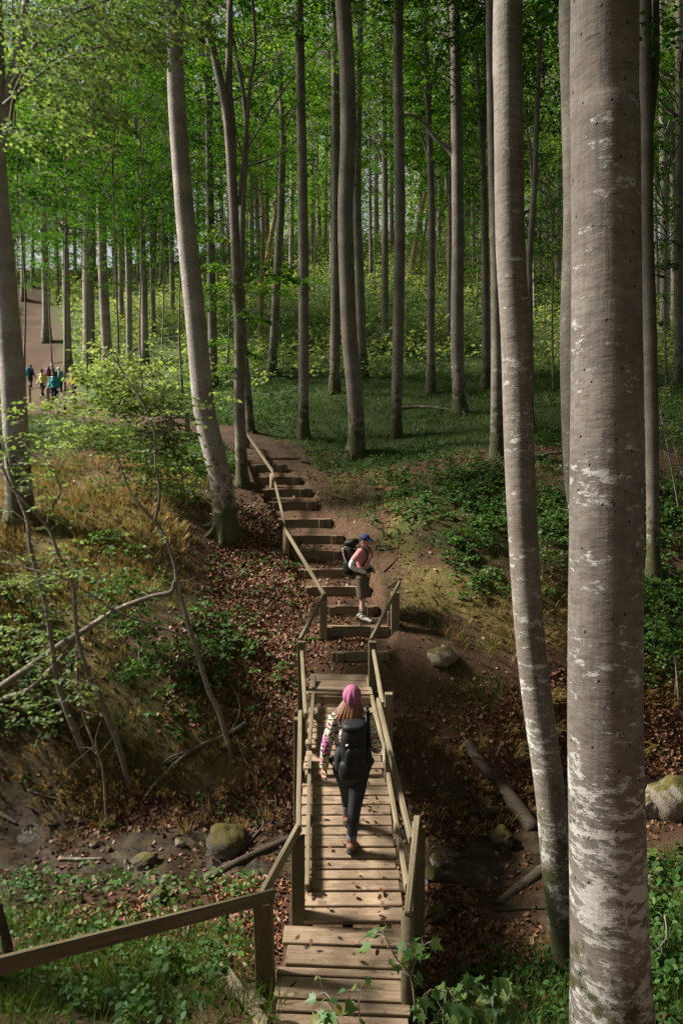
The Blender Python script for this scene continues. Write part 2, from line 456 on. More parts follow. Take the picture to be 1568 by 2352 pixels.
def smooth_line(pts, n):
    """Catmull-Rom through the points, n samples"""
    P = np.asarray(pts, float)
    if len(P) == 2: return P[0] + (P[1] - P[0]) * np.linspace(0, 1, n)[:, None]
    Q = np.vstack([2 * P[0] - P[1], P, 2 * P[-1] - P[-2]])
    t = np.linspace(0, len(P) - 1 - 1e-9, n); i = t.astype(int); u = (t - i)[:, None]
    a, b, c, d = Q[i], Q[i + 1], Q[i + 2], Q[i + 3]
    return .5 * (2 * b + (c - a) * u + (2 * a - 5 * b + 4 * c - d) * u ** 2 + (3 * b - a - 3 * c + d) * u ** 3)

def board(name, p0, p1, w, h, mat, parent=None, up=(0, 0, 1), bev=0.006, rough=0.0, chamfer=None):
    """a sawn timber from p0 to p1, w across and h along up, as one bevelled mesh lying along its own X"""
    p0, p1 = Vector(p0), Vector(p1)
    X = (p1 - p0); L = X.length; X.normalize()
    U = Vector(up); Yv = U.cross(X).normalized(); Z = X.cross(Yv)
    bm = bmesh.new()
    bmesh.ops.create_cube(bm, size=1)
    for vv in bm.verts:
        vv.co = Vector((vv.co.x * L, vv.co.y * w, vv.co.z * h))
        if rough: vv.co += Vector((random.uniform(-1, 1), random.uniform(-1, 1), random.uniform(-1, 1))) * rough
    bmesh.ops.bevel(bm, geom=list(bm.edges), offset=min(bev, w * .2, h * .2), segments=1, affect='EDGES', profile=.5)
    me = bpy.data.meshes.new(name); bm.to_mesh(me); bm.free()
    me.materials.append(MAT[mat])
    o = bpy.data.objects.new(name, me)
    mw = Matrix((X, Yv, Z)).transposed().to_4x4(); mw.translation = (p0 + p1) / 2
    link(o, parent)
    o.matrix_basis = mw
    return o

# ================================================================== terrain
# steps of the stair: left x, right x, y of the board's top edge in the picture, depth
STEPS = [(768, 887, 1498, 11.9), (747, 887, 1439, 12.75), (752, 862, 1393, 13.55), (706, 845, 1348, 14.35), (691, 818, 1308, 15.1),
         (673, 797, 1266, 15.8), (664, 784, 1230, 16.45), (642, 756, 1193, 17.1), (619, 724, 1153, 17.75), (602, 711, 1124, 18.3),
         (592, 686, 1096, 18.85), (580, 655, 1068, 19.4)]
CPT = [  # picture x, y and depth of points on the ground
    (300, 1950, 9.27), (100, 1940, 9.35), (550, 1960, 9.2), (300, 1890, 9.85), (60, 1880, 9.95), (560, 1880, 9.8),
    (300, 2040, 8.35), (60, 2050, 8.25), (520, 2060, 8.1), (300, 2200, 6.7), (40, 2200, 6.7), (560, 2180, 6.7), (620, 2285, 5.6), (300, 2352, 5.6), (60, 2352, 5.5),
    (700, 2345, 5.32), (900, 2352, 5.32), (250, 1500, 11.6), (100, 1700, 10.6), (400, 1750, 10.6), (600, 1750, 10.5), (450, 1560, 11.4), (620, 1560, 11.6),
    (40, 1520, 11.6), (620, 1350, 14.2), (640, 1450, 12.9), (450, 1350, 13.8), (250, 1280, 14.0), (80, 1240, 14.0), (150, 1150, 15.6), (350, 1180, 15.4), (30, 1190, 14.6),
    (510, 1225, 16.0), (557, 1112, 18.0), (400, 1080, 18.4), (300, 1010, 20.5), (100, 985, 23.0), (200, 1040, 18.8), (440, 1010, 21.0), (0, 1060, 18.5),
    (126, 936, 33.0), (100, 917, 39.0), (70, 896, 46.0), (108, 785, 55.0), (60, 720, 64.0), (200, 850, 45.0), (330, 850, 41.0), (400, 745, 52.0), (490, 897, 31.0),
    (600, 802, 40.0), (622, 866, 32.5), (575, 992, 23.0), (700, 1008, 22.5), (768, 903, 28.5), (815, 1042, 20.6), (908, 1000, 22.2), (990, 906, 28.0), (1057, 950, 24.6), (1115, 890, 29.0),
    (1140, 1050, 18.6), (884, 800, 39.0), (900, 700, 48.0), (800, 620, 58.0), (1000, 620, 58.0), (1280, 660, 54.0), (1525, 790, 40.0), (1550, 880, 28.0), (1400, 1000, 20.0), (1280, 1010, 20.0),
    (1250, 900, 27.0), (1400, 760, 42.0), (350, 770, 48.0), (0, 660, 68.0), (784, 560, 74.0), (300, 620, 72.0), (1200, 570, 74.0), (1500, 600, 72.0),
    (1000, 1150, 16.4), (900, 1120, 18.2), (850, 1200, 16.4), (1100, 1300, 14.3), (1100, 1150, 16.6), (930, 1300, 14.4), (1000, 1440, 12.9), (910, 1460, 12.6), (1015, 1530, 11.9), (1150, 1480, 12.6), (950, 1650, 10.9), (1120, 1620, 11.2),
    (1100, 1740, 10.6), (1100, 1860, 10.0), (1000, 1800, 10.2), (1020, 1990, 9.0), (1180, 1960, 9.2), (1500, 1770, 11.4), (1530, 1880, 10.1), (1540, 1700, 11.9), (1350, 1700, 11.6), (1520, 1560, 13.0), (1300, 1500, 12.6),
    (1520, 1300, 15.0), (1300, 1250, 15.2), (1500, 1100, 17.8), (1080, 2150, 7.7), (1200, 2200, 7.3), (1000, 2250, 6.7), (1100, 2330, 6.1), (1530, 2050, 8.2), (1530, 2250, 6.4), (1290, 2255, 6.75), (1400, 2340, 5.9),
]
WPT = [  # points out of the picture: x, y, z
    (0, 0, 3.55), (-1.5, 2.6, 2.2), (1.5, 2.8, 2.0), (0, 2.8, 2.0), (-5, 1, 2.8), (5, 1, 2.8), (-20, -2, 4.2), (20, -2, 4.2), (0, -8, 5), (-12, 5.5, 1.0), (-26, 5, 1.4), (12, 5.5, 1.2), (26, 6, 1.6), (-5, 4.6, 1.1), (4, 4.4, 1.05),
    (-12, 9.3, -.15), (-26, 9, -.15), (12, 11.6, -.1), (26, 12, -.1), (-12, 15, 4.2), (-26, 16, 5), (12, 16, 3.7), (26, 17, 4.6), (-14, 24, 6.6), (-30, 26, 7.5), (17, 24, 6.4), (34, 26, 7.2),
    (-34, 50, 15), (-60, 60, 22), (40, 45, 14), (65, 60, 22), (-30, 85, 29), (0, 90, 30), (40, 85, 29), (-70, 130, 33), (0, 140, 33), (70, 130, 33), (-95, 30, 10), (95, 30, 10), (-95, 100, 30), (95, 100, 30), (95, 0, 5), (-95, 0, 5),
]
_P = [at(*c) for c in CPT] + [at((a + b) / 2, y, d) for a, b, y, d in STEPS] + [np.array(p, float) for p in WPT]
_P = np.array(_P)

def _warp(x, y):
    s = 1.0 / (1.0 + np.maximum(y, 0) / 18.0)     # nearer ground gets finer control
    return np.stack([x * s, 18.0 * np.log1p(np.maximum(y + 10, 0) / 18.0)], -1)

def _tps(r2): return r2 * np.log(r2 + 1e-9) * .5
_W = _warp(_P[:, 0], _P[:, 1])
_A = _tps(((_W[:, None] - _W[None]) ** 2).sum(-1)) + np.eye(len(_W)) * 0.12
_B = np.hstack([np.ones((len(_W), 1)), _W])
_S = np.linalg.solve(np.block([[_A, _B], [_B.T, np.zeros((3, 3))]]), np.concatenate([_P[:, 2], np.zeros(3)]))

def base_height(x, y):
    sh = np.shape(x); q = _warp(np.ravel(x), np.ravel(y)); out = np.empty(len(q))
    for i in range(0, len(q), 20000):
        k = q[i:i + 20000]
        out[i:i + 20000] = _tps(((k[:, None] - _W[None]) ** 2).sum(-1)) @ _S[:len(_W)] + _S[-3] + k @ _S[-2:]
    return out.reshape(sh)

STREAM = np.array([(-40, 8.6), (-26, 9.0), (-12, 9.3), (-6, 9.35), (-3, 9.25), (-1, 9.15), (.5, 9.0), (1.6, 9.05), (2.8, 9.55), (4.2, 10.4), (5.6, 11.0), (9, 11.4), (16, 11.7), (40, 12.5)])
_sl = smooth_line(STREAM, 260)
def stream_dist(x, y):
    yc = np.interp(x, _sl[:, 0], _sl[:, 1])
    return y - yc
SW = .62     # half width of the water

STEP_W = [(at(a, y, d), at(b, y, d)) for a, b, y, d in STEPS]
_sy = np.array([p[0][1] for p in STEP_W])
_sz = np.array([(p[0][2] + p[1][2]) / 2 for p in STEP_W])
_sx0 = np.array([p[0][0] for p in STEP_W]); _sx1 = np.array([p[1][0] for p in STEP_W])
RISE = .17

def stair_height(x, y, z):
    """treads between the step boards"""
    k = np.clip(np.searchsorted(_sy, y, side='right') - 1, 0, len(_sy) - 2)
    t = np.clip((y - _sy[k]) / (_sy[k + 1] - _sy[k]), 0, 1)
    zt = _sz[k] - .02 + t * (_sz[k + 1] - RISE - _sz[k])
    x0 = np.interp(y, _sy, _sx0); x1 = np.interp(y, _sy, _sx1)
    inside = sstep(-.16, .0, np.minimum(x - x0 + .05, x1 + .05 - x))
    inside = inside * (y > _sy[0]) * (y < _sy[-1])
    front = sstep(_sy[0] - 1.1, _sy[0] - .2, y) * (y <= _sy[0]) * sstep(-.4, 0, np.minimum(x - _sx0[0], _sx1[0] - x))
    z = z * (1 - front) + front * np.minimum(z, _sz[0] - RISE)
    return z * (1 - inside) + zt * inside

def height(x, y):
    z = base_height(x, y)
    amp = .10 + .012 * np.clip(y - 10, 0, 60)
    z = z + amp * vnoise(x, y, .9, 1, 3) + .035 * vnoise(x, y, 5, 3, 3) * (y < 40)
    d = np.abs(stream_dist(x, y) + .25 * vnoise(x, y, .9, 7, 2))
    bed = -.21 + .22 * vnoise(x, y, 1.7, 9, 3)
    bank = sstep(SW * .8, SW + .75, d)
    z = bed * (1 - bank) + np.maximum(z, -.12) * bank
    # keep the ground well under the deck
    under = sstep(.75, .5, np.abs(x - .06)) * sstep(5.9, 6.6, y) * sstep(10.7, 10.2, y)
    z = z - under * np.maximum(z - .35, 0)
    return stair_height(x, y, z)

def axis(dense0, dense1, step, lo, hi, grow):
    a = list(np.arange(dense0, dense1 + 1e-6, step)); s = step
    while a[-1] < hi: s *= grow; a.append(a[-1] + s)
    s = step; b = []
    x = dense0
    while x > lo: s *= grow; x -= s; b.append(x)
    return np.array(b[::-1] + a)
GX = axis(-6.2, 7.0, .055, -150, 150, 1.09)
GY = axis(4.6, 21.0, .055, -14, 190, 1.05)
GXX, GYY = np.meshgrid(GX, GY)
GZ = height(GXX, GYY)

def H(x, y):
    """ground height from the grid"""
    x = np.asarray(x, float); y = np.asarray(y, float)
    i = np.clip(np.searchsorted(GX, x) - 1, 0, len(GX) - 2); j = np.clip(np.searchsorted(GY, y) - 1, 0, len(GY) - 2)
    u = np.clip((x - GX[i]) / (GX[i + 1] - GX[i]), 0, 1); v = np.clip((y - GY[j]) / (GY[j + 1] - GY[j]), 0, 1)
    return (GZ[j, i] * (1 - u) + GZ[j, i + 1] * u) * (1 - v) + (GZ[j + 1, i] * (1 - u) + GZ[j + 1, i + 1] * u) * v

def hit(px, py, y0=4.0, y1=140.0):
    """where the ray through a picture point meets the ground"""
    ys = np.concatenate([np.arange(y0, 25, .02), np.arange(25, y1, .1)])
    d = ray(px, py); t = ys / d[1]
    z = CAMZ + d[2] * t; x = d[0] * t
    b = np.nonzero(z < H(x, ys))[0]
    k = b[0] if len(b) else len(ys) - 1
    return np.array([x[k], ys[k], H(x[k], ys[k])])

# ---- ground masks: soft blobs given in picture space (which patch of ground they mean), noisy edges
def blob(px, py, cx, cy, rx, ry, soft=.35):
    d = np.sqrt(((px - cx) / rx) ** 2 + ((py - cy) / ry) ** 2)
    return 1 - sstep(1 - soft, 1 + soft, d)

def blobs(px, py, L):
    o = np.zeros_like(px)
    for b in L: o = np.maximum(o, blob(px, py, *b[:4]) * (b[4] if len(b) > 4 else 1))
    return o
LITTER = [(600, 1420, 130, 230), (520, 1560, 150, 160, .8), (640, 1700, 90, 320), (430, 1880, 260, 60), (1130, 1720, 230, 150), (1500, 1640, 150, 170), (1090, 2230, 220, 100), (560, 2130, 90, 120), (1350, 1750, 200, 200), (330, 2130, 260, 60, .7), (780, 1480, 70, 60), (760, 1380, 80, 120, .8), (1050, 1900, 140, 60, .6), (1000, 2100, 100, 120, .5)]
STRAW = [(120, 1260, 260, 210), (60, 1480, 200, 170, .7), (330, 1160, 160, 90, .7), (140, 1790, 240, 80, .9), (500, 1830, 160, 60, .5), (1200, 1420, 200, 90, .6), (1520, 1560, 120, 60, .8)]
MOSS = [(840, 1110, 110, 80), (1000, 1370, 160, 70), (1060, 1590, 110, 45), (420, 1700, 200, 110), (900, 1250, 60, 110, .8), (250, 1330, 200, 120, .6), (1150, 1450, 140, 50, .8), (250, 1560, 160, 120, .5)]
DIRT = [(980, 1480, 120, 80), (980, 1620, 90, 110), (690, 1060, 110, 40), (830, 1180, 60, 80), (860, 1340, 70, 100), (1540, 1960, 120, 80), (700, 2330, 180, 60), (980, 1850, 90, 180), (720, 1250, 90, 200, .5)]
COVER = [(1060, 1190, 190, 130), (1350, 1180, 260, 160), (420, 1560, 180, 110), (180, 1430, 220, 170, .6), (420, 1060, 110, 90), (330, 1450, 180, 130, .8), (1520, 1440, 110, 130), (1260, 1330, 200, 90, .7), (330, 1640, 180, 80, .7), (80, 1620, 180, 100, .8)]
NEARGREEN = [(230, 2250, 330, 130), (60, 2120, 140, 70, .7), (1420, 2300, 360, 110), (1560, 2120, 120, 230), (1130, 2340, 160, 60, .8), (520, 2330, 120, 60, .6)]

def plateau(x, y):
    return sstep(18.6, 20.2, y + .8 * vnoise(x, y, .6, 21, 2)) 

PATH_C = [at(*p) for p in ((640, 1050, 19.9), (600, 1016, 21.2), (500, 1004, 22.5), (380, 996, 23.5), (250, 985, 25.5), (160, 966, 28.5), (128, 940, 32.5), (104, 917, 39), (82, 888, 46.5), (90, 800, 55), (82, 720, 63), (60, 690, 69))]
PATH_C = np.array(PATH_C)
PATH_L = smooth_line(PATH_C, 140)
PATH_HW = np.interp(np.linspace(0, 1, 140), [0, .12, .3, .5, .62, .8, 1], [.75, .95, .9, 1.0, 1.6, 1.5, .9])
def path_dist(x, y):
    x = np.asarray(x, float); sh = x.shape; q = np.stack([x.ravel(), np.asarray(y, float).ravel()], -1); o = np.empty(len(q))
    for i in range(0, len(q), 20000):
        d = np.sqrt(((q[i:i + 20000, None] - PATH_L[None, :, :2]) ** 2).sum(-1)) - PATH_HW[None]
        o[i:i + 20000] = d.min(1)
    return o.reshape(sh)

GV = np.stack([GXX, GYY, GZ], -1).reshape(-1, 3)
gpx, gpy = proj(GV)
gy = GV[:, 1]
pl = plateau(GV[:, 0], gy)
pd = path_dist(GV[:, 0], gy)
near = (gy > 3.0)
a_litter = blobs(gpx, gpy, LITTER) * (1 - pl) * near
a_litter = np.maximum(a_litter, (~near) * .8)
a_straw = blobs(gpx, gpy, STRAW) * (1 - pl)
a_moss = np.maximum(blobs(gpx, gpy, MOSS) * (1 - pl), a_straw * .8)
a_grass = np.maximum(pl * .95, blobs(gpx, gpy, NEARGREEN + COVER) * .5 * (1 - pl)) * sstep(-.5, .8, pd)
dirt = np.maximum(blobs(gpx, gpy, DIRT) * (1 - pl * .6), 0)
for arr in (a_litter, a_moss, a_grass): arr *= (1 - dirt)
sd_ = np.abs(stream_dist(GV[:, 0], gy))
a_bed = sstep(SW + .35, SW - .1, sd_) * (gy < 16)
a_wet = sstep(SW + 1.5, SW + .1, sd_) * (gy < 16)
a_litter *= (1 - a_bed)
ny, nx = GXX.shape
ii = (np.arange(ny - 1)[:, None] * nx + np.arange(nx - 1)[None])
q = np.stack([ii, ii + 1, ii + nx + 1, ii + nx], -1).reshape(-1)
me = np_mesh('ground', GV, np.full(len(q) // 4, 4), q, 'ground', smooth=True)
for nm, arr in (('litter', a_litter), ('moss', a_moss), ('grass', a_grass), ('wet', a_wet), ('bed', a_bed)):
    at_ = me.attributes.new(nm, 'FLOAT', 'POINT'); at_.data.foreach_set('value', np.asarray(arr, np.float32))
ground = link(bpy.data.objects.new('ground', me)); tag(ground, kind='structure')

# ---- the trodden earth path, a sheet laid on the ground
def draped(name, line, hw, mat, lift, cols=11, seed=3, edge=.35):
    n = len(line); T = np.gradient(line[:, :2], axis=0); T = unit(T); N = np.stack([-T[:, 1], T[:, 0]], -1)
    s = np.linspace(-1, 1, cols); V = []
    for k in range(n):
        w0 = hw[k] * (1 + edge * 2 * vnoise(np.array([k * .31]), np.array([1.7]), 1, seed, 2)[0])
        w1 = hw[k] * (1 + edge * 2 * vnoise(np.array([k * .31]), np.array([9.7]), 1, seed + 5, 2)[0])
        w = np.where(s < 0, w0, w1)
        P = line[k, :2] + N[k] * (s * w)[:, None]
        V.append(np.column_stack([P, H(P[:, 0], P[:, 1]) + lift * (1 - np.abs(s) ** 6 * 1.6)]))
    V = np.concatenate(V)
    a = (np.arange(n - 1)[:, None] * cols + np.arange(cols - 1)[None])
    q = np.stack([a, a + 1, a + cols + 1, a + cols], -1).reshape(-1)
    return link(bpy.data.objects.new(name, np_mesh(name, V, np.full(len(q) // 4, 4), q, mat, smooth=True)))
PL2 = smooth_line(PATH_C, 420); HW2 = np.interp(np.linspace(0, 1, 420), np.linspace(0, 1, 140), PATH_HW)
path = tag(draped('path', PL2, HW2, 'path', .035, 15), kind='structure')

# ---- stream water
wl = smooth_line(STREAM, 300)
wv = []
for k in range(len(wl)):
    for s in (-1, -.5, 0, .5, 1): wv.append((wl[k, 0], wl[k, 1] + s * (SW + .45), -.25))
a = (np.arange(len(wl) - 1)[:, None] * 5 + np.arange(4)[None])
q = np.stack([a, a + 1, a + 6, a + 5], -1).reshape(-1)
water = link(bpy.data.objects.new('stream_water', np_mesh('stream_water', np.array(wv), np.full(len(q) // 4, 4), q, 'water', smooth=True)))
tag(water, kind='structure')

# ================================================================== trees
def spray_leaves(geo, org, az, length, n, L, W, tint0, droop, nj=.5, shape='rhomb', mi=0, spread=.55, twig=None, tvar=.18):
    """one flat beech spray: leaves set left and right along a twig"""
    d = np.array([math.cos(az), math.sin(az), 0]); s = np.array([-d[1], d[0], 0])
    t = RNG.uniform(0, 1, n) ** .85
    side = RNG.choice([-1, 1], n)
    lat = side * RNG.uniform(.05, 1, n) * spread * length * (1.08 - t) * .9
    zz = droop * t * length - .12 * length * t ** 2 + RNG.normal(0, .035 * length, n) - .10 * np.abs(lat)
    c = org + np.outer(t * length, d) + np.outer(lat, s) + np.outer(zz, [0, 0, 1])
    ax = d + np.outer(side * RNG.uniform(.3, 1.2, n), s) + RNG.normal(0, .25, (n, 3)) + np.array([0, 0, -.25])
    nr = np.array([0, 0, 1.]) + RNG.normal(0, nj, (n, 3))
    k = RNG.uniform(.75, 1.25, n)
    geo.leaves(c, ax, nr, L * k, W * k, np.clip(tint0 + RNG.normal(0, tvar, n), 0, 1), shape, mi)
    if twig:
        P = [org + d * length * u + np.array([0, 0, droop * u * length - .12 * length * u * u]) for u in (0, .5, 1)]
        geo.tube(P, [twig, twig * .6, twig * .25], 3, .5, 1, cap=False)

def make_crown(nsp, h, rad, nleaf, L, W, lo=.35, mat='beech_leaf'):
    g = Geo()
    for k in range(nsp):
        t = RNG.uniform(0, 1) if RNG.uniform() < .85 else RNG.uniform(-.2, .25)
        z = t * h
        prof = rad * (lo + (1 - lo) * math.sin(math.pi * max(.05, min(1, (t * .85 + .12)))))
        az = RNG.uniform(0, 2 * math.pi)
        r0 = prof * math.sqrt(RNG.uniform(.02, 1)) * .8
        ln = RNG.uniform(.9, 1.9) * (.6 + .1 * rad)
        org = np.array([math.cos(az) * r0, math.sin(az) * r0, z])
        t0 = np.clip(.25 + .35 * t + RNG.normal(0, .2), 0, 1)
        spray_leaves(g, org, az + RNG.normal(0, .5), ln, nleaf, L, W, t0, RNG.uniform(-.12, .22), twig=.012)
        if k % 4 == 0:      # limb from the stem to this spray
            p0 = np.array([0, 0, max(RNG.uniform(0, .25) * h, z - r0 * RNG.uniform(.3, 1.1))]) if z > .1 * h else np.array([0, 0, z])
            g.tube(smooth_line([p0, (p0 + org) / 2 + np.array([0, 0, .12 * r0]), org], 4), [.028, .022, .016, .009], 4, .5, 1, cap=False)
    return g.mesh('crown', [mat, 'bark_far'])

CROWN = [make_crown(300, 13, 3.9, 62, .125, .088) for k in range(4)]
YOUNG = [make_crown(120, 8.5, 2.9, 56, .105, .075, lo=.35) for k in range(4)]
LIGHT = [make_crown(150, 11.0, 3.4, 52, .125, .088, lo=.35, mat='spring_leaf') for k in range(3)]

TREES = []
def tree(label, pts, w0, w1, mat='bark_mid', Y=None, top=22.0, crown='C', cb=9.0, cs=1.0, sides=12, forks=(), group=None, name='beech_tree', lean=None, flare=.45, limbs=5, knots=0, z0=None, crown_off=(0, 0), roots=5):
    b = hit(*pts[0]) if Y is None else at(*pts[0], Y)
    Y = b[1]
    if z0 is not None: b = np.array([b[0], b[1], z0])
    W = [b] + [at(px, py, Y) for px, py in pts[1:]]
    zt = b[2] + top
    last = W[-1]
    if last[2] < zt - 1:
        d = unit(W[-1] - W[-2]); d = unit(d * np.array([.6, .6, 1]))
        n = 3
        for k in range(1, n + 1):
            q = last + d / d[2] * (zt - last[2]) * k / n
            W.append(q + np.array([RNG.normal(0, .10), RNG.normal(0, .15), 0]) * k)
    nn = 46 if Y < 25 else 24
    P = smooth_line(W, nn)
    zs = P[:, 2] - b[2]
    zl = max(last[2] - b[2], 1.0)
    r0, r1 = pxm(w0, Y) / 2, pxm(w1, Y) / 2
    rad = np.where(zs <= zl, r0 + (r1 - r0) * np.clip(zs / zl, 0, 1), r1 * (1 - .75 * np.clip((zs - zl) / max(top - zl, 1), 0, 1)))
    rad = rad * (1 + flare * np.exp(-np.maximum(zs, 0) / (.9 * r0 + .06)))
    P = np.vstack([P[0] - np.array([0, 0, .5]), P]); rad = np.concatenate([[rad[0] * 1.15], rad])
    root = empty(name, b, label, 'tree', group)
    g = Geo()
    wob = .018 if Y < 30 else .01
    g.tube(P, rad, sides, .5, wob=wob)
    # root buttresses
    if Y < 30:
        for k in range(roots):
            a = RNG.uniform(0, 6.28); e = r0 * RNG.uniform(1.5, 2.1)
            q0 = b + np.array([math.cos(a) * r0 * .55, math.sin(a) * r0 * .55, r0 * 1.1]); q1 = b + np.array([math.cos(a) * e, math.sin(a) * e, 0])
            q1[2] = H(q1[0], q1[1]) - .03
            qm = (q0 + q1) / 2 - np.array([0, 0, r0 * .22])
            g.tube(smooth_line([q0, qm, q1], 6), np.linspace(r0 * .48, r0 * .16, 6), 7, .5, wob=.05)
    for fp, fw0, fw1 in forks:
        Q = np.array([at(px, py, Y + .05 * j) for j, (px, py) in enumerate(fp)])
        Q = smooth_line(Q, 14)
        g.tube(Q, np.linspace(pxm(fw0, Y) / 2, pxm(fw1, Y) / 2, 14), max(6, sides - 3), .5, wob=.01)
        d = unit(Q[-1] - Q[-2]); E = Q[-1] + d * 4.0 + np.array([0, 0, 1.0])
        if fp[-1][1] <= 20: g.tube([Q[-1], (Q[-1] + E) / 2, E], [pxm(fw1, Y) / 2, pxm(fw1, Y) * .35, .02], 6, .5)
    for k in range(limbs):
        z = RNG.uniform(max(cb - 1.5, 2), top * .8)
        j = int(np.argmin(np.abs(P[:, 2] - b[2] - z))); p0 = P[j]
        a = RNG.uniform(0, 6.28); ln = RNG.uniform(1.8, 4.0); el = RNG.uniform(.6, 1.3)
        dd = np.array([math.cos(a), math.sin(a), el])
        p1 = p0 + dd * ln * .45 + RNG.normal(0, .15, 3); p2 = p0 + dd * ln + np.array([0, 0, .4]) + RNG.normal(0, .25, 3)
        rr = min(rad[j] * .45, .09)
        g.tube(smooth_line([p0, p1, p2], 7), np.linspace(rr, rr * .25, 7), 5, .5)
    g.obj('trunk', mat, root, smooth=True, loc=b)
    if crown:
        pool = {'C': CROWN, 'Y': YOUNG, 'L': LIGHT}[crown]
        j = int(np.argmin(np.abs(P[:, 2] - b[2] - cb))); p = P[j]
        c = bpy.data.objects.new('crown', random.choice(pool))
        link(c, root)
        c.location = (p[0] + crown_off[0], p[1] + crown_off[1], p[2]); c.rotation_euler = (0, 0, RNG.uniform(0, 6.28)); c.scale = (cs, cs, cs * RNG.uniform(.9, 1.1))
    TREES.append(root)
    return root, P, rad

# ---- the near trunks
BIG = tree('largest beech trunk at the right edge, pale lichen on one half, dark other half', [(1412, 2490), (1405, 2352), (1395, 2000), (1388, 1600), (1390, 1200), (1391, 700), (1389, 300), (1388, 0)], 182, 143, 'bark_near', Y=5.0, top=25, cb=15, sides=48, flare=.1, z0=.9, roots=0)
LEAN = tree('slim leaning beech with white lichen patches just left of the largest trunk', [(1316, 2275), (1284, 2068), (1262, 1818), (1232, 1600), (1210, 1384), (1193, 1084), (1184, 784), (1171, 550), (1167, 250), (1166, 0)], 71, 63, 'bark_lichen', Y=6.85, top=22, cb=15, sides=36, flare=.25)
tree('pale stem half hidden behind the left side of the largest trunk', [(1345, 1800), (1338, 1240), (1323, 1084), (1315, 784), (1323, 500), (1318, 250), (1312, 0)], 62, 54, 'bark_lichen', Y=11.2, top=21, cb=15, sides=24, flare=.3)
tree('forked knotty stem just right of the largest trunk', [(1500, 1330), (1496, 1000), (1490, 700), (1483, 500), (1484, 330), (1480, 150), (1478, 0)], 28, 30, 'bark_mid', Y=14.6, top=22, cb=15, forks=[([(1486, 320), (1498, 220), (1504, 120), (1503, 0)], 18, 18)], sides=18)
tree('thick beech at the left edge, bright bark, leaning out of the picture', [(46, 1195), (46, 1150), (37, 984), (28, 834), (8, 600), (-8, 400), (-12, 200), (-16, 0)], 57, 40, 'bark_pale', top=22, cb=14, sides=28, flare=.4, forks=[([(-5, 420), (10, 260), (32, 160), (52, 90), (60, 0)], 26, 14)], crown_off=(-1, 0))
tree('tall pale beech bowed at the foot beside the stair, brightest trunk', [(518, 1225), (514, 1160), (508, 1110), (490, 1034), (468, 934), (454, 784), (445, 690), (426, 500), (407, 250), (399, 0)], 54, 34, 'bark_pale', top=23, cb=14.5, sides=28, flare=.35)
SEVEN = tree('slender forked beech at the head of the stair handrail', [(557, 1112), (556, 1084), (550, 934), (550, 784), (542, 600), (535, 450), (522, 270), (500, 160), (480, 80), (462, 0)], 27, 17, 'bark_mid', top=22, cb=15, forks=[([(536, 450), (533, 300), (526, 200), (527, 100), (528, 0)], 18, 14), ([(549, 470), (566, 300), (575, 190), (587, 110), (580, 0)], 9, 7)], sides=16)
tree('straight grey trunk between the stair top and the middle beech, with flared foot', [(697, 1009), (697, 750), (696, 500), (691, 250), (685, 0)], 25, 20, 'bark_mid', top=22, cb=15, sides=16)
tree('large trunk standing on the bank right above the stair, mossy foot', [(816, 1043), (818, 984), (812, 880), (803, 784), (797, 650), (793, 480), (800, 300), (796, 150), (787, 0)], 37, 33, 'bark_mid', top=23, cb=15.5, sides=20)
tree('second trunk right of the mossy-footed one, slightly bent at the base', [(908, 1000), (911, 900), (914, 784), (918, 500), (916, 300), (913, 150), (915, 0)], 26, 22, 'bark_mid', top=22, cb=14, sides=16, crown='L')
tree('brownish trunk with one limb reaching left, right of centre', [(1056, 950), (1053, 880), (1049, 784), (1051, 550), (1049, 350), (1046, 150), (1044, 0)], 31, 23, 'bark_mid', top=22, cb=13.5, sides=16, forks=[([(1048, 372), (1030, 345), (1000, 318), (965, 275), (930, 258)], 12, 5)])
tree('double stem on the bank close to the slim leaning beech', [(1141, 1050), (1140, 1000), (1141, 784), (1138, 600), (1132, 400), (1127, 200), (1124, 0)], 30, 17, 'bark_mid', top=22, cb=15, sides=16)
# ---- trees of the middle distance
tree('dark straight trunk left of the mossy-footed one, far back', [(768, 904), (770, 700), (771, 400), (768, 0)], 23, 17, top=22, cb=12, crown='L')
tree('trunk showing directly behind the mossy-footed one', [(833, 868), (826, 640), (820, 450), (826, 100), (828, 0)], 22, 14, top=22, cb=12, crown='L')
tree('short thin trunk in front of the bright shrub bank', [(884, 802), (884, 600), (883, 400), (880, 200)], 17, 12, 'bark_far', top=20, cb=11, crown='L')
tree('grey trunk forking at mid height, right of centre', [(989, 906), (989, 700), (991, 500), (987, 360), (982, 225), (975, 100), (973, 0)], 19, 12, top=21, cb=11, crown='L', forks=[([(990, 380), (970, 320), (948, 265)], 8, 3), ([(985, 220), (1005, 140), (1025, 60)], 8, 4)])
tree('thin trunk close against the brownish one', [(1031, 805), (1032, 600), (1033, 300), (1031, 100)], 13, 9, 'bark_far', top=20, cb=10)
tree('dark forked trunk behind the slim leaning beech', [(1116, 890), (1115, 700), (1111, 450), (1104, 300), (1092, 120), (1086, 0)], 21, 11, top=21, cb=11, forks=[([(1108, 340), (1115, 200), (1116, 0)], 12, 9)])
tree('trunk leaning slightly, in front of the ferny hillside left of centre', [(623, 866), (630, 760), (638, 600), (645, 500), (647, 400), (651, 300), (640, 150), (637, 0)], 21, 11, top=21, cb=11, crown='L', forks=[([(651, 310), (668, 265), (690, 220)], 8, 4)])
tree('dark trunk between the bowed beech and the forked one', [(490, 898), (488, 740), (483, 500), (480, 250), (478, 0)], 21, 15, top=21, cb=12)
tree('trunk standing close behind the slender forked beech', [(575, 993), (571, 934), (562, 830), (556, 700), (556, 500)], 20, 14, top=17, cb=10, crown='L')
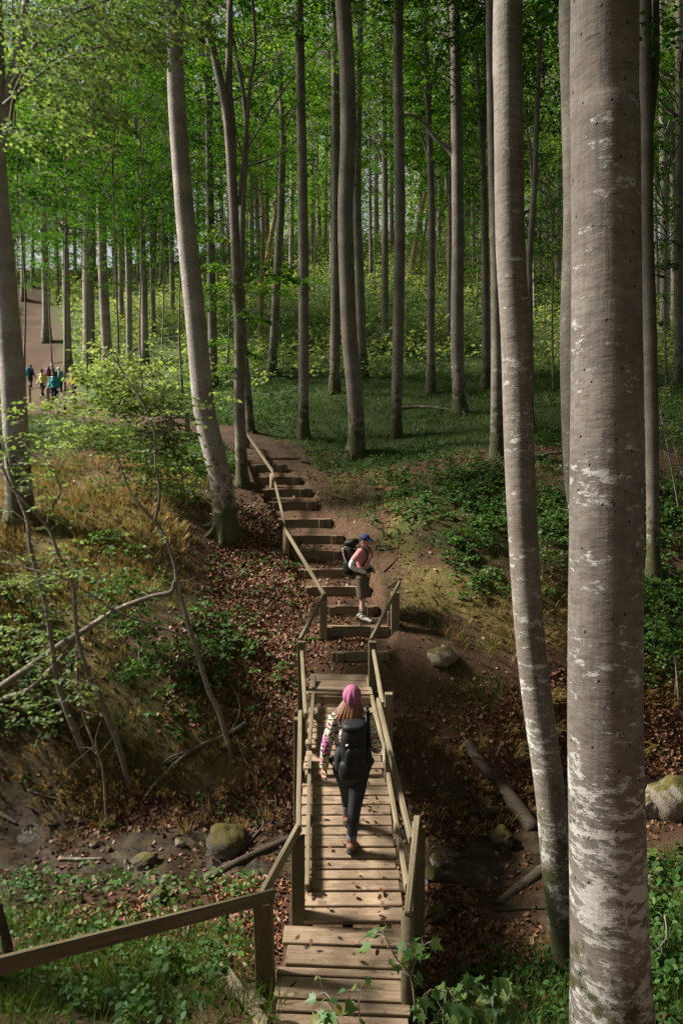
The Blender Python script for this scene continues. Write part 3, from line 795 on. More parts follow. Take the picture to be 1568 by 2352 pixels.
tree('stem splitting in two right of the slim leaning beech', [(1217, 990), (1216, 784), (1215, 600), (1226, 430), (1233, 250), (1240, 100), (1255, 0)], 18, 9, top=21, cb=12, forks=[([(1225, 440), (1214, 330), (1205, 250)], 8, 4)])
tree('pale thin trunk seen between the two largest right-hand trunks', [(1280, 664), (1281, 500), (1284, 300), (1284, 100)], 14, 9, 'bark_far', top=20, cb=9)
tree('grey trunk right of the largest one, well behind it', [(1525, 792), (1524, 500), (1521, 200), (1517, 0)], 20, 15, top=21, cb=12)
tree('trunk cut by the right picture edge', [(1560, 878), (1559, 600), (1560, 300), (1558, 0)], 21, 15, top=21, cb=12)
tree('thin trunk between the two right-edge trunks', [(1547, 770), (1545, 500), (1542, 200)], 13, 10, 'bark_far', top=20, cb=10)
# left group along the path
LEFT = [('first thin trunk beside the hikers on the left path', [(108, 786), (104, 600), (96, 400), (92, 280)], 18, 11, 'Y', 5),
        ('trunk rising behind the yellow jacket hiker', [(158, 852), (153, 700), (150, 500), (145, 300)], 18, 11, 'Y', 6),
        ('stout brown trunk in the left group', [(206, 835), (203, 650), (204, 450), (200, 250), (196, 0)], 27, 20, 'L', 8),
        ('forked grey trunk, tallest of the left group', [(249, 857), (238, 650), (232, 480), (222, 330), (212, 200), (205, 80)], 24, 14, 'L', 9),
        ('thin straight trunk right of the forked one in the left group', [(298, 852), (296, 650), (290, 450), (288, 250)], 15, 10, 'Y', 6),
        ('dark slim trunk at the right end of the left group', [(333, 850), (331, 650), (322, 450), (312, 280), (316, 120)], 17, 10, 'Y', 7),
        ('slim pale trunk far behind the left group', [(353, 772), (349, 600), (346, 450)], 12, 8, 'Y', 7),
        ('distant slim trunk left of the bowed beech', [(397, 746), (395, 600), (392, 450)], 13, 9, 'Y', 7),
        ('slim trunk half way between the left group and bowed beech', [(280, 752), (277, 600), (270, 450)], 12, 8, 'Y', 6),
        ('thin trunk above the bend of the path', [(55, 690), (52, 500), (48, 380)], 11, 8, 'Y', 7),
        ('tan trunk standing in the ferny hillside', [(598, 806), (601, 650), (604, 500)], 13, 9, 'L', 9),
        ('grey distant trunk beside the straight grey one', [(668, 640), (670, 500), (671, 350)], 12, 9, 'L', 8)]
for lb, p, a, b_, cr, cb in LEFT:
    tree(lb, p, a, b_, 'bark_tan' if lb.startswith('tan') else 'bark_left', top=20, crown=cr, cb=cb + 2.5, cs=1.15, forks=[([(234, 500), (240, 400), (246, 300), (243, 150)], 13, 7)] if lb.startswith('forked grey') else ())
# leaning dead trunks
tree('tan dead trunk leaning to the right on the shrub bank', [(938, 640), (950, 580), (964, 500), (976, 440)], 13, 9, 'bark_tan', top=7, crown=None, limbs=0)
tree('thinner tan dead trunk next to the leaning one', [(962, 640), (972, 560), (980, 500)], 7, 5, 'bark_tan', top=5, crown=None, limbs=0)
tree('reddish dead trunk leaning among the far stems left of centre', [(606, 640), (618, 570), (632, 485)], 12, 9, 'bark_tan', top=7.5, crown=None, limbs=0)
# ---- farther trees that nothing tells apart
FARPX = [(20, 640), (72, 660), (130, 700), (168, 640), (232, 690), (262, 660), (315, 650), (372, 670), (420, 640), (455, 620), (510, 640), (528, 600), (580, 610), (640, 600), (715, 600), (742, 580), (762, 650), (846, 640), (862, 560),
         (905, 590), (940, 545), (1010, 570), (1022, 620), (1070, 590), (1092, 640), (1158, 600), (1240, 640), (1262, 600), (1300, 560), (1180, 700), (1232, 740), (1500, 640), (1512, 700), (1538, 620), (1565, 600), (1475, 600), (480, 560), (690, 560), (820, 560), (980, 550), (1125, 560), (350, 600), (200, 600), (100, 600), (560, 560), (1060, 540), (1210, 560), (1330, 620), (1400, 600), (1440, 660)]
for k, (px, py) in enumerate(FARPX):
    px += RNG.uniform(-6, 6)
    dx = RNG.uniform(-14, 14)
    w = RNG.uniform(7, 11)
    tree('distant beech trunk rising from the hillside among many alike', [(px, py), (px + dx * .5, py - 250), (px + dx, py - 500)], w, w * .7, 'bark_far', top=RNG.uniform(17, 22), crown='L' if px < 1270 else 'C', cb=RNG.uniform(7, 11), cs=RNG.uniform(.9, 1.2), sides=7, group='distant hillside beeches', limbs=3)
# ---- young leafy understorey beeches between the big ones
UNDER = [(150, 985, 27, 3.0, 1.0), (260, 960, 25, 3.5, 1.05), (60, 985, 24, 4.2, 1.1), (330, 960, 29, 4.0, 1.1), (420, 930, 30, 4.0, 1.1), (200, 900, 34, 4.0, 1.2), (520, 880, 33, 3.5, 1.0), (460, 820, 42, 3, 1.3), (720, 760, 50, 6.0, 1.2), (860, 760, 50, 7, 1.2), (1085, 820, 40, 6, 1.1), (1180, 830, 36, 4.0, 1.1), (1250, 780, 40, 3.0, 1.2), (1270, 900, 27, 6, 1.0), (1530, 900, 26, 4.5, 1.1), (40, 900, 36, 4, 1.2), (120, 820, 50, 4, 1.4), (600, 740, 46, 3, 1.2), (1010, 700, 50, 3, 1.3), (1440, 860, 32, 5, 1.2), (-60, 1000, 22, 5, 1.2), (370, 840, 40, 2.5, 1.2)]
for px, py, Y, cb, cs in UNDER:
    if px < 450: cb += 4.0
    b = at(px, py, Y); gz = float(H(b[0], b[1]))
    px2, py2 = proj(np.array([b[0], b[1], gz]))
    dx = RNG.uniform(-12, 12)
    tree('young understorey beech with leafy sprays among taller trunks', [(px2, py2), (px2 + dx, py2 - 150), (px2 + dx * .6, py2 - 320)], .11 * F / Y, .05 * F / Y, 'bark_far', Y=Y, top=cb + 7, crown='Y', cb=cb, cs=cs, sides=7, group='young understorey beeches', limbs=2, name='young_beech', z0=gz, flare=.2)

# leafy low boughs on the slender forked beech, each hanging from the stem
def bough(parent, Y, spots, mat='beech_leaf', L=.10, W=.072, t0=.6, stem=None):
    g = Geo()
    for px, py, ln, az, n in spots:
        o = at(px, py, Y + RNG.uniform(-.5, .5))
        for k in range(5):
            spray_leaves(g, o + RNG.normal(0, .12, 3) * np.array([1, 1.6, .6]), az + RNG.normal(0, .45), ln * RNG.uniform(.6, 1.1), n, L, W, t0 + RNG.normal(0, .1), RNG.uniform(-.15, .05), twig=.009)
    return g.obj('bough', [mat, 'bark_mid'], parent, loc=parent.location)
bough(SEVEN[0], 18, [(560, 640, 1.5, 0.0, 45), (600, 625, 1.3, .1, 45), (650, 630, .9, .2, 40), (545, 660, 1.2, 3.0, 40), (520, 700, .9, 2.8, 36), (540, 730, 1.0, -.3, 34), (530, 780, .7, 3.2, 30), (500, 860, .9, 3.1, 36), (545, 850, .8, 3.4, 36), (560, 815, .6, .1, 26), (520, 540, 1.1, 3.0, 36), (520, 610, .8, 3.3, 30), (470, 850, .6, 3.0, 30)])

# ---- the wood beyond, one mass
g = Geo()
for k in range(85):
    x = RNG.uniform(-75, 75); y = RNG.uniform(70, 108); z = float(H(x, y)); hh = RNG.uniform(16, 22)
    g.tube([(x, y, z - .5), (x + RNG.normal(0, .3), y, z + hh * .5), (x + RNG.normal(0, .6), y, z + hh)], [.3, .22, .06], 6, .5, 1, cap=False)
    n = 3600
    d = unit(RNG.normal(0, 1, (n, 3))) * (RNG.uniform(.25, 1, (n, 1)) ** .5)
    c = np.array([x, y, z + hh * .62]) + d * np.array([4.5, 4.0, hh * .48])
    g.leaves(c, RNG.normal(0, 1, (n, 3)), np.array([0, 0, 1]) + RNG.normal(0, .7, (n, 3)), RNG.uniform(.22, .45, n), RNG.uniform(.15, .3, n), np.clip(RNG.normal(.8, .2, n), 0, 1))
OVER = [(-5.0, .5), (-4.5, -3.5), (-6.0, 6.5), (-2, -6), (-7, -7)]  # high unseen crowns, added to block sky light from overhead
LEFTB = [(-16, 1), (-18, 5), (-17, 9), (-19, 13), (-22, 17), (-15, -4), (-20, -2), (-24, 8), (-26, 13), (-20, 21), (-25, 24), (-14, -9), (-28, 19)]  # low unseen trees, added to block low sky on the left below the sun
SUR = [(5.5, 1.5), (8.5, 5.0), (7.5, -3.0), (11.5, 1.0), (12.5, 8.0), (15, 4), (4.0, -5.5), (0.5, -8.0), (9, -8), (-4.0, -9.5), (3.5, -12), (15, -5), (18, 10), (20, 0), (-9, -12), (24, 6), (12, 13.5), (17, 16), (6.8, 9.5), (9.5, 11), (5.2, 6.2), (7, 3.2), (14, 20), (18, 24)]  # unseen trees right and behind, added to darken the trunks' shaded sides
far_wood_ = g; g = Geo()
for x, y in SUR + OVER + LEFTB:          # unseen wood right, behind, overhead and left, added to cut sky light
    z = float(H(x, y)); hh = RNG.uniform(26, 29) if (x, y) in OVER else RNG.uniform(8, 10) if (x, y) in LEFTB else RNG.uniform(21, 25)
    g.tube([(x, y, z - .5), (x + RNG.normal(0, .2), y, z + hh * .5), (x + RNG.normal(0, .5), y, z + hh)], [.30, .23, .06], 10, .5, 1, cap=False)
    n = 8000
    d = unit(RNG.normal(0, 1, (n, 3))) * (RNG.uniform(.1, 1, (n, 1)) ** .5)
    c = np.array([x, y, z + hh * (.86 if (x, y) in OVER else .58)]) + d * np.array([3.8, 3.8, hh * (.16 if (x, y) in OVER else .42)])
    qx, qy = proj(c)
    c = c[(c[:, 1] < .3) | (qx < -60) | (qx > 1640) | (qy < -80)]      # boughs keep clear of the view
    n = len(c)
    g.leaves(c, RNG.normal(0, 1, (n, 3)), np.array([0, 0, 1]) + RNG.normal(0, .7, (n, 3)), RNG.uniform(.16, .32, n), RNG.uniform(.11, .22, n), np.clip(RNG.normal(.45, .2, n), 0, 1))
tag(g.obj('unseen_shade_wood', ['beech_leaf', 'bark_mid']), kind='stuff')
g = far_wood_
far_wood = g.obj('far_wood', ['spring_leaf', 'bark_far'])
tag(far_wood, kind='stuff')

# ================================================================== footbridge, stair, rails
def deck_z(y):   # top of the sloping deck
    return .99 + .169 * (np.asarray(y, float) - 6.4)

def deck_y(py):  # depth at which the ray through picture height py meets the deck
    d = ray(CX, py); s = -d[2] / d[1]
    return (CAMZ - .99 + .169 * 6.4) / (s + .169)

bridge = empty('footbridge', (0, 8, .8), 'weathered plank footbridge with handrails crossing the small stream', 'bridge')
TH = .05
def plank(y, wid, xl, xr, dz=0.0, skew=0.0):
    z = float(deck_z(y)) + dz - TH / 2 + random.uniform(-.004, .004)
    sk = skew + random.uniform(-.005, .005)
    return board('plank', (xl + random.uniform(-.02, .02), y + sk, z), (xr + random.uniform(-.02, .02), y - sk, z + random.uniform(-.004, .004)), wid, TH, 'deck_wood', bridge, up=(0, -.169, 1), bev=.006, rough=.0025)
def plank_row(bounds, xl, xr, dz=0.0, skew=0.0, gap=.022):
    for p, q in zip(bounds[:-1], bounds[1:]):
        y0, y1 = deck_y(q), deck_y(p)
        plank((y0 + y1) / 2, y1 - y0 - gap, xl((y0 + y1) / 2), xr((y0 + y1) / 2), dz, skew)
plank_row([2118, 2163, 2211, 2233, 2288, 2318, 2360], lambda y: -.525 + random.uniform(-.03, .03), lambda y: .545, -.035, .03)
plank_row([1785, 1804, 1826, 1847, 1871, 1896, 1917, 1945, 1972, 1995, 2018, 2045, 2081, 2116], lambda y: -.475 if y > 6.75 else -.36, lambda y: .575)
plank_row([1627, 1641, 1652, 1663, 1674, 1686, 1700, 1713, 1726, 1739, 1754, 1770, 1784], lambda y: -.47, lambda y: .53, .025)
# raised platform at the far end, boards slightly askew
zl = at(784, 1592, 10.02)[2]
for k in range(6):
    y = 10.10 + k * .160
    board('plank', (-.50, y + .03, zl - .022), (.47, y - .03, zl - .022 + random.uniform(-.006, .006)), .146, .045, 'deck_wood', bridge, bev=.006, rough=.003)
board('front_board', (-.50, 10.055, zl - .105), (.47, 9.995, zl - .105), .04, .115, 'deck_wood', bridge, rough=.003)
for x in (-.33, .06, .42):
    board('stringer', (x, 5.4, float(deck_z(5.4)) - .185), (x, 10.0, float(deck_z(10.0)) - .145), .10, .17, 'post_wood', bridge)
for x in (-.42, .40):
    board('stringer', (x, 10.08, zl - .13), (x, 11.0, zl - .13), .1, .14, 'post_wood', bridge)
# toe rails: two lengths each side on small blocks
def toe(x0, y0, x1, y1, dz=.0):
    board('toe_rail', (x0, y0, float(deck_z(y0)) + .085 + dz), (x1, y1, float(deck_z(y1)) + .085 + dz), .048, .085, 'rail_wood', bridge, rough=.003)
    for t in (.06, .5, .94):
        x, y = x0 + (x1 - x0) * t, y0 + (y1 - y0) * t
        zz = float(deck_z(y)) + dz
        board('toe_block', (x, y - .07, zz + .02), (x, y + .07, zz + .02), .05, .05, 'rail_wood', bridge)
def px_at(px, py, Y): return float(at(px, py, Y)[0])
toe(px_at(706, 2050, 6.45), 6.42, px_at(711, 1745, 8.6), 8.6)
toe(px_at(711, 1730, 8.75), 8.72, px_at(718, 1600, 10.0), 10.6, .06)
toe(px_at(934, 2055, 6.45), 6.42, px_at(889, 1785, 8.3), 8.3)
toe(px_at(886, 1775, 8.4), 8.38, px_at(848, 1600, 10.0), 10.6, .06)

# posts: centre top px, top y, depth, width, bottom z
def post(px, py, Y, w, zb, mat='post_wood', d=None, parent=bridge, tilt=(0, 0), name='post'):
    t = at(px, py, Y)
    return board(name, (t[0] + tilt[0], Y + tilt[1], zb), tuple(t), d or w, w, mat, parent, up=(0, 1, 0), rough=.004)
def G(x, y): return float(H(x, y)) - .35
post(684, 1924, 6.2, .125, -.2)                      # left, middle of the near half
post(684, 1649, 8.25, .10, -.3)                      # left, behind the rail joint
post(692, 1473, 10.2, .115, .9)                      # left far
post(855, 1473, 10.3, .12, .9)                       # right far
post(893, 1592, 8.25, .10, -.3, 'rail_wood')         # right, bevelled top
post(961, 1892, 6.2, .12, -.2)                       # right near
tq = at(937, 2096, 5.38)
g = Geo(); g.tube([(tq[0] + .01, 5.38, G(tq[0], 5.38)), (tq[0], 5.38, 1.0), (tq[0] - .005, 5.38, tq[2] - .01)], [.062, .058, .055], 12, wob=.03)
g.obj('post', 'post_wood', bridge, True, loc=(tq[0], 5.38, 1.0))
# handrails
def rail(p, q, w=.05, h=.09, mat='rail_wood', parent=bridge):
    return board('handrail', tuple(at(*p)), tuple(at(*q)), w, h, mat, parent, rough=.004, bev=.008)
rail((693, 1493, 10.25), (702, 1645, 8.2))
rail((690, 1637, 8.35), (685, 1906, 6.2))
rail((688, 1898, 6.25), (601, 2058, 5.62), .05, .1)
rail((857, 1492, 10.35), (881, 1632, 8.2))
rail((868, 1609, 8.35), (944, 1932, 6.18))
rail((958, 1880, 6.26), (935, 2104, 5.34), .055, .1)

# rails that lead from the bridge to the stair
lead = empty('stair_handrail', tuple(at(742, 1430, 12.6)), 'grey timber handrail climbing the left side of the earth stair', 'handrail')
def lrail(p, q, parent=lead, w=.05, h=.085): rail(p, q, w, h, 'rail_wood', parent)
lrail((743, 1366, 12.6), (689, 1470, 10.25))
lrail((653, 1213, 15.6), (746, 1369, 12.55))
lrail((624, 1078, 18.6), (657, 1216, 15.7))
lrail((569, 1000, 20.6), (628, 1086, 18.5))
def gpost(px, py, Y, w, mat, parent, round_=False):
    t = at(px, py, Y); zb = G(t[0], Y)
    if round_:
        g = Geo(); g.tube([(t[0], Y, zb), (t[0], Y, (zb + t[2]) / 2), tuple(t)], [w * .52, w * .5, w * .48], 10, wob=.03)
        return g.obj('post', mat, parent, True, loc=tuple(t))
    return board('post', (t[0], Y, zb), tuple(t), w, w, mat, parent, up=(0, 1, 0), rough=.004)
gpost(742, 1371, 12.6, .14, 'rail_wood', lead)
gpost(657, 1216, 15.65, .16, 'stake_wood', lead, True)
gpost(625, 1088, 18.55, .13, 'stake_wood', lead, True)
gpost(569, 1003, 20.6, .11, 'post_wood', lead)
rlead = empty('short_handrail', tuple(at(905, 1450, 12.7)), 'short sloping handrail with broad post right of the lowest steps', 'handrail')
rail((917, 1338, 12.7), (852, 1470, 10.35), .05, .085, 'rail_wood', rlead)
gpost(907, 1360, 12.75, .15, 'rail_wood', rlead)
gpost(893, 1405, 12.85, .06, 'step_wood', rlead)

# fence in the near left corner
fence = empty('corner_fence', tuple(at(612, 2275, 5.6)), 'dark timber corner fence with one thick post, near left', 'fence')
t = at(603, 2066, 5.6)
board('post', (t[0] + .03, 5.6, G(t[0], 5.6)), tuple(t), .155, .155, 'post_wood', fence, up=(0, 1, 0), rough=.006)
board('handrail', tuple(at(628, 2056, 5.58)), tuple(at(-180, 2262, 3.4)), .055, .10, 'post_wood', fence, rough=.006, bev=.01)
t = at(-150, 2262, 3.5)
board('post', (t[0], 3.5, G(t[0], 3.5)), (t[0], 3.5, t[2] - .06), .13, .13, 'post_wood', fence, up=(0, 1, 0))
p0 = hit(508, 2232); p1 = hit(596, 2350)
loose = board('loose_plank', (p0[0], p0[1], p0[2] + .07), (p1[0] + .06, p1[1] - .12, p1[2] + .06), .10, .05, 'rail_wood', None, rough=.004)
tag(loose, 'broken grey board lying on the earth below the corner fence', 'board')
p0 = hit(575, 2290); p1 = hit(606, 2320)
chip = board('board_end', (p0[0], p0[1], p0[2] + .03), (p1[0], p1[1], p1[2] + .03), .09, .04, 'rail_wood', None, rough=.004)
tag(chip, 'short board end beside the broken grey board', 'board')

# stair: each step a board held by stakes
stair = empty('earth_stair', tuple(STEP_W[5][0]), 'flight of timber-edged earth steps climbing from the bridge to the path', 'stairs')
for k, (a, b) in enumerate(STEP_W):
    a, b = a.copy(), b.copy(); dz = random.uniform(-.012, .012)
    a[0] -= .05; b[0] += .05
    a[2] += dz; b[2] -= dz
    o = board('step_board', (a[0], a[1], a[2] - .105), (b[0], b[1], b[2] - .105), .055, .21, 'step_wood', stair, rough=.008, bev=.008)
    c = board('tread_cap', (a[0] + .02, a[1] + .005, a[2] + .004), (b[0] - .02, b[1] + .005, b[2] + .004), .075, .018, 'deck_wood', stair, rough=.004, bev=.004)
    for t in ((.10, .80) if k % 2 else (.16, .86)):
        p = a + (b - a) * (t + random.uniform(-.04, .04))
        board('stake', (p[0], p[1] - .056, p[2] - .5), (p[0], p[1] - .056, p[2] + .0), .13, .055, 'step_wood', o, up=(0, 1, 0), rough=.004)

# stakes by the left path, with a string between two of them
for (px, py, hgt, w, lb) in ((112, 938, .95, .11, 'pale square stake at the path edge in front of the teal jacket'), (124, 905, .9, .10, 'short stake beside the path near the blue backpack'), (431, 1005, .75, .13, 'dark short stake at the path edge behind the bush'), (70, 925, 1.0, .10, 'tan stake left of the pale square one')):
    b = hit(px, py)
    o = board('path_stake', (b[0], b[1], b[2] - .3), (b[0], b[1], b[2] + hgt), w, w, 'stake_wood' if 'dark' not in lb else 'step_wood', None, up=(0, 1, 0), rough=.006)
    tag(o, lb, 'stake')

# ================================================================== people
plain('skin', (0.50, 0.31, 0.23), .55, .4, .06, 20, .03)
plain('hair_auburn', (0.16, 0.062, 0.025), .45, .5, .4, 40, .1)
plain('hair_dark', (0.025, 0.018, 0.014), .5, .4, .3)
plain('hair_grey', (0.42, 0.38, 0.32), .5, .4, .2)
plain('black_cloth', (0.016, 0.016, 0.018), .75, .3, .3, 25, .2)
plain('leggings', (0.018, 0.020, 0.026), .7, .3, .25, 12, .1)
plain('black_pack', (0.009, 0.0095, 0.011), .6, .3, .45, 14, .8)
plain('black_strap', (0.012, 0.012, 0.013), .6, .3)
plain('pink_knit', (0.30, 0.105, 0.19), .95, .1, .2, 60, .6)
plain('boot_tan', (0.13, 0.065, 0.042), .7, .3, .25, 30, .2)
plain('boot_sole', (0.03, 0.028, 0.027), .8, .2)
plain('sock_grey', (0.13, 0.13, 0.14), .95, .1, .15)
plain('pink_shirt', (0.68, 0.29, 0.29), .9, .2, .12, 14, .25)
plain('white_sleeve', (0.72, 0.71, 0.69), .85, .2, .06, 12, .3)
plain('shorts_brown', (0.115, 0.088, 0.070), .85, .2, .18, 14, .3)
plain('shoe_pale', (0.50, 0.47, 0.43), .75, .3, .15)
plain('cap_blue', (0.025, 0.052, 0.15), .8, .3, .12)
plain('white_trim', (0.75, 0.75, 0.74), .6, .4, .05)
plain('turquoise', (0.10, 0.42, 0.46), .7, .3, .1)
plain('dark_glass', (0.01, 0.01, 0.012), .15, .6, .1)
plain('lip', (0.33, 0.13, 0.11), .5, .4, .1)
plain('blue_pack', (0.02, 0.13, 0.27), .6, .3)
plain('teal_jacket', (0.02, 0.25, 0.30), .6, .3, .15)
plain('lime_jacket', (0.50, 0.52, 0.16), .7, .3, .12)
plain('amber_jacket', (0.62, 0.33, 0.035), .65, .3, .12)
plain('plum_pack', (0.16, 0.02, 0.08), .6, .3)
plain('grey_teal_pack', (0.10, 0.24, 0.28), .6, .3)
plain('navy_cloth', (0.02, 0.022, 0.04), .8, .3)
m, nt, out = newmat('fleece_print'); gg = NT(nt)
v = gg.coord('Object')
blot = gg.noise(v, 13, 2, .4)
c = gg.mix(gg.ramp(blot, [(.55, 0.0), (.58, 1.0)]), (0.60, 0.56, 0.40), (0.48, 0.15, 0.33))
sep = gg.n('ShaderNodeSeparateXYZ', i_Vector=v)
wig = gg.math('ADD', gg.math('MULTIPLY', gg.noise(v, 22, 2, .5), 2.4), gg.math('MULTIPLY', sep.outputs[2], 24.0))
ln = gg.math('ABSOLUTE', gg.math('SUBTRACT', gg.math('FRACT', wig), .5))
c = gg.mix(gg.ramp(ln, [(.13, 1.0), (.17, 0.0)]), c, (0.02, 0.02, 0.02))
gg.bsdf(out, c, .95, .1, bump=gg.noise(v, 140, 3), strength=.4, dist=.004)
MAT['fleece_print'] = m

def ell(g, c, r, n=14, e=2.0, R3=None):
    """ellipsoid, or with e > 2 a rounded box"""
    th = np.linspace(-np.pi / 2, np.pi / 2, n); ph = np.linspace(0, 2 * np.pi, 2 * n, endpoint=False)
    f = lambda a: np.sign(a) * np.abs(a) ** (2 / e)
    T, Pp = np.meshgrid(th[1:-1], ph, indexing='ij')
    V = np.stack([f(np.cos(T)) * f(np.cos(Pp)) * r[0], f(np.cos(T)) * f(np.sin(Pp)) * r[1], f(np.sin(T)) * r[2]], -1).reshape(-1, 3)
    V = np.vstack([V, [[0, 0, -r[2]], [0, 0, r[2]]]])
    if R3 is not None: V = V @ np.array(R3.to_3x3()).T
    m_, k = 2 * n, n - 2
    idx, cnt = [], []
    for i in range(k - 1):
        for j in range(m_): idx += [i * m_ + j, i * m_ + (j + 1) % m_, (i + 1) * m_ + (j + 1) % m_, (i + 1) * m_ + j]; cnt.append(4)
    for j in range(m_): idx += [k * m_, (j + 1) % m_, j]; cnt.append(3)
    for j in range(m_): idx += [k * m_ + 1, (k - 1) * m_ + j, (k - 1) * m_ + (j + 1) % m_]; cnt.append(3)
    g.add(V + np.array(c), cnt, idx)

def limb(g, pts, rad, squash=None, sides=14):
    P = smooth_line(np.array(pts, float), max(10, 6 * len(pts)))
    rr = np.interp(np.linspace(0, 1, len(P)), np.linspace(0, 1, len(rad)), rad)
    sq = None
    if squash is not None: sq = np.column_stack([np.interp(np.linspace(0, 1, len(P)), np.linspace(0, 1, len(squash)), [s[k] for s in squash]) for k in (0, 1)])
    g.tube(P, rr, sides, squash=sq, up=(0, 1, 0) if abs((P[-1] - P[0])[2]) > abs((P[-1] - P[0])[1]) else (0, 0, 1))
    for c, r in ((P[0], rr[0]), (P[-1], rr[-1])): ell(g, c, (r * .96, r * .96, r * .8), 8)

def fuse(g, name, mat, root, voxel=.012, it=3):
    me = g.mesh('tmp', mat)
    t = bpy.data.objects.new('tmp', me); COL.objects.link(t)
    md = t.modifiers.new('r', 'REMESH'); md.mode = 'VOXEL'; md.voxel_size = voxel; md.use_smooth_shade = True
    ms = t.modifiers.new('s', 'SMOOTH'); ms.factor = .5; ms.iterations = it
    dg = bpy.context.evaluated_depsgraph_get()
    new = bpy.data.meshes.new_from_object(t.evaluated_get(dg))
    new.name = name
    bpy.data.objects.remove(t); bpy.data.meshes.remove(me)
    new.materials.clear(); new.materials.append(MAT[mat])
    for p in new.polygons: p.use_smooth = True
    o = bpy.data.objects.new(name, new); COL.objects.link(o); o.parent = root
    return o

def part(g, name, mat, root, smooth=True):
    me = g.mesh(name, mat, smooth); o = bpy.data.objects.new(name, me); COL.objects.link(o); o.parent = root
    return o

def hand(g, wrist, d, palm_n, side, curl=.5, s=1.0):
    """palm, four fingers of unequal length and a thumb from the side of the palm"""
    d = unit(d); n_ = unit(palm_n - d * np.dot(palm_n, d)); lat = np.cross(d, n_) * side
    c = wrist + d * .045 * s
    limb(g, [wrist - d * .01, wrist + d * .03 * s, wrist + d * .08 * s], [.024 * s, .032 * s, .030 * s], [(1, .62)] * 3)
    for k, (o, L) in enumerate(((-.030, .060), (-.010, .075), (.010, .070), (.028, .055))):
        b = wrist + d * .075 * s + lat * o * s
        m1 = b + (d * (1 - .3 * curl) + n_ * curl * .7) * L * .5 * s
        m2 = m1 + (d * (1 - curl) + n_ * curl) * L * .5 * s
        limb(g, [b, m1, m2], [.0095 * s, .009 * s, .0075 * s], sides=8)
    b = wrist + d * .022 * s - lat * .030 * s
    m1 = b + (d * .7 - lat * .55 + n_ * .3) * .035 * s; m2 = m1 + (d * .9 + n_ * .4) * .032 * s
    limb(g, [b, m1, m2], [.012 * s, .0105 * s, .0085 * s], sides=8)

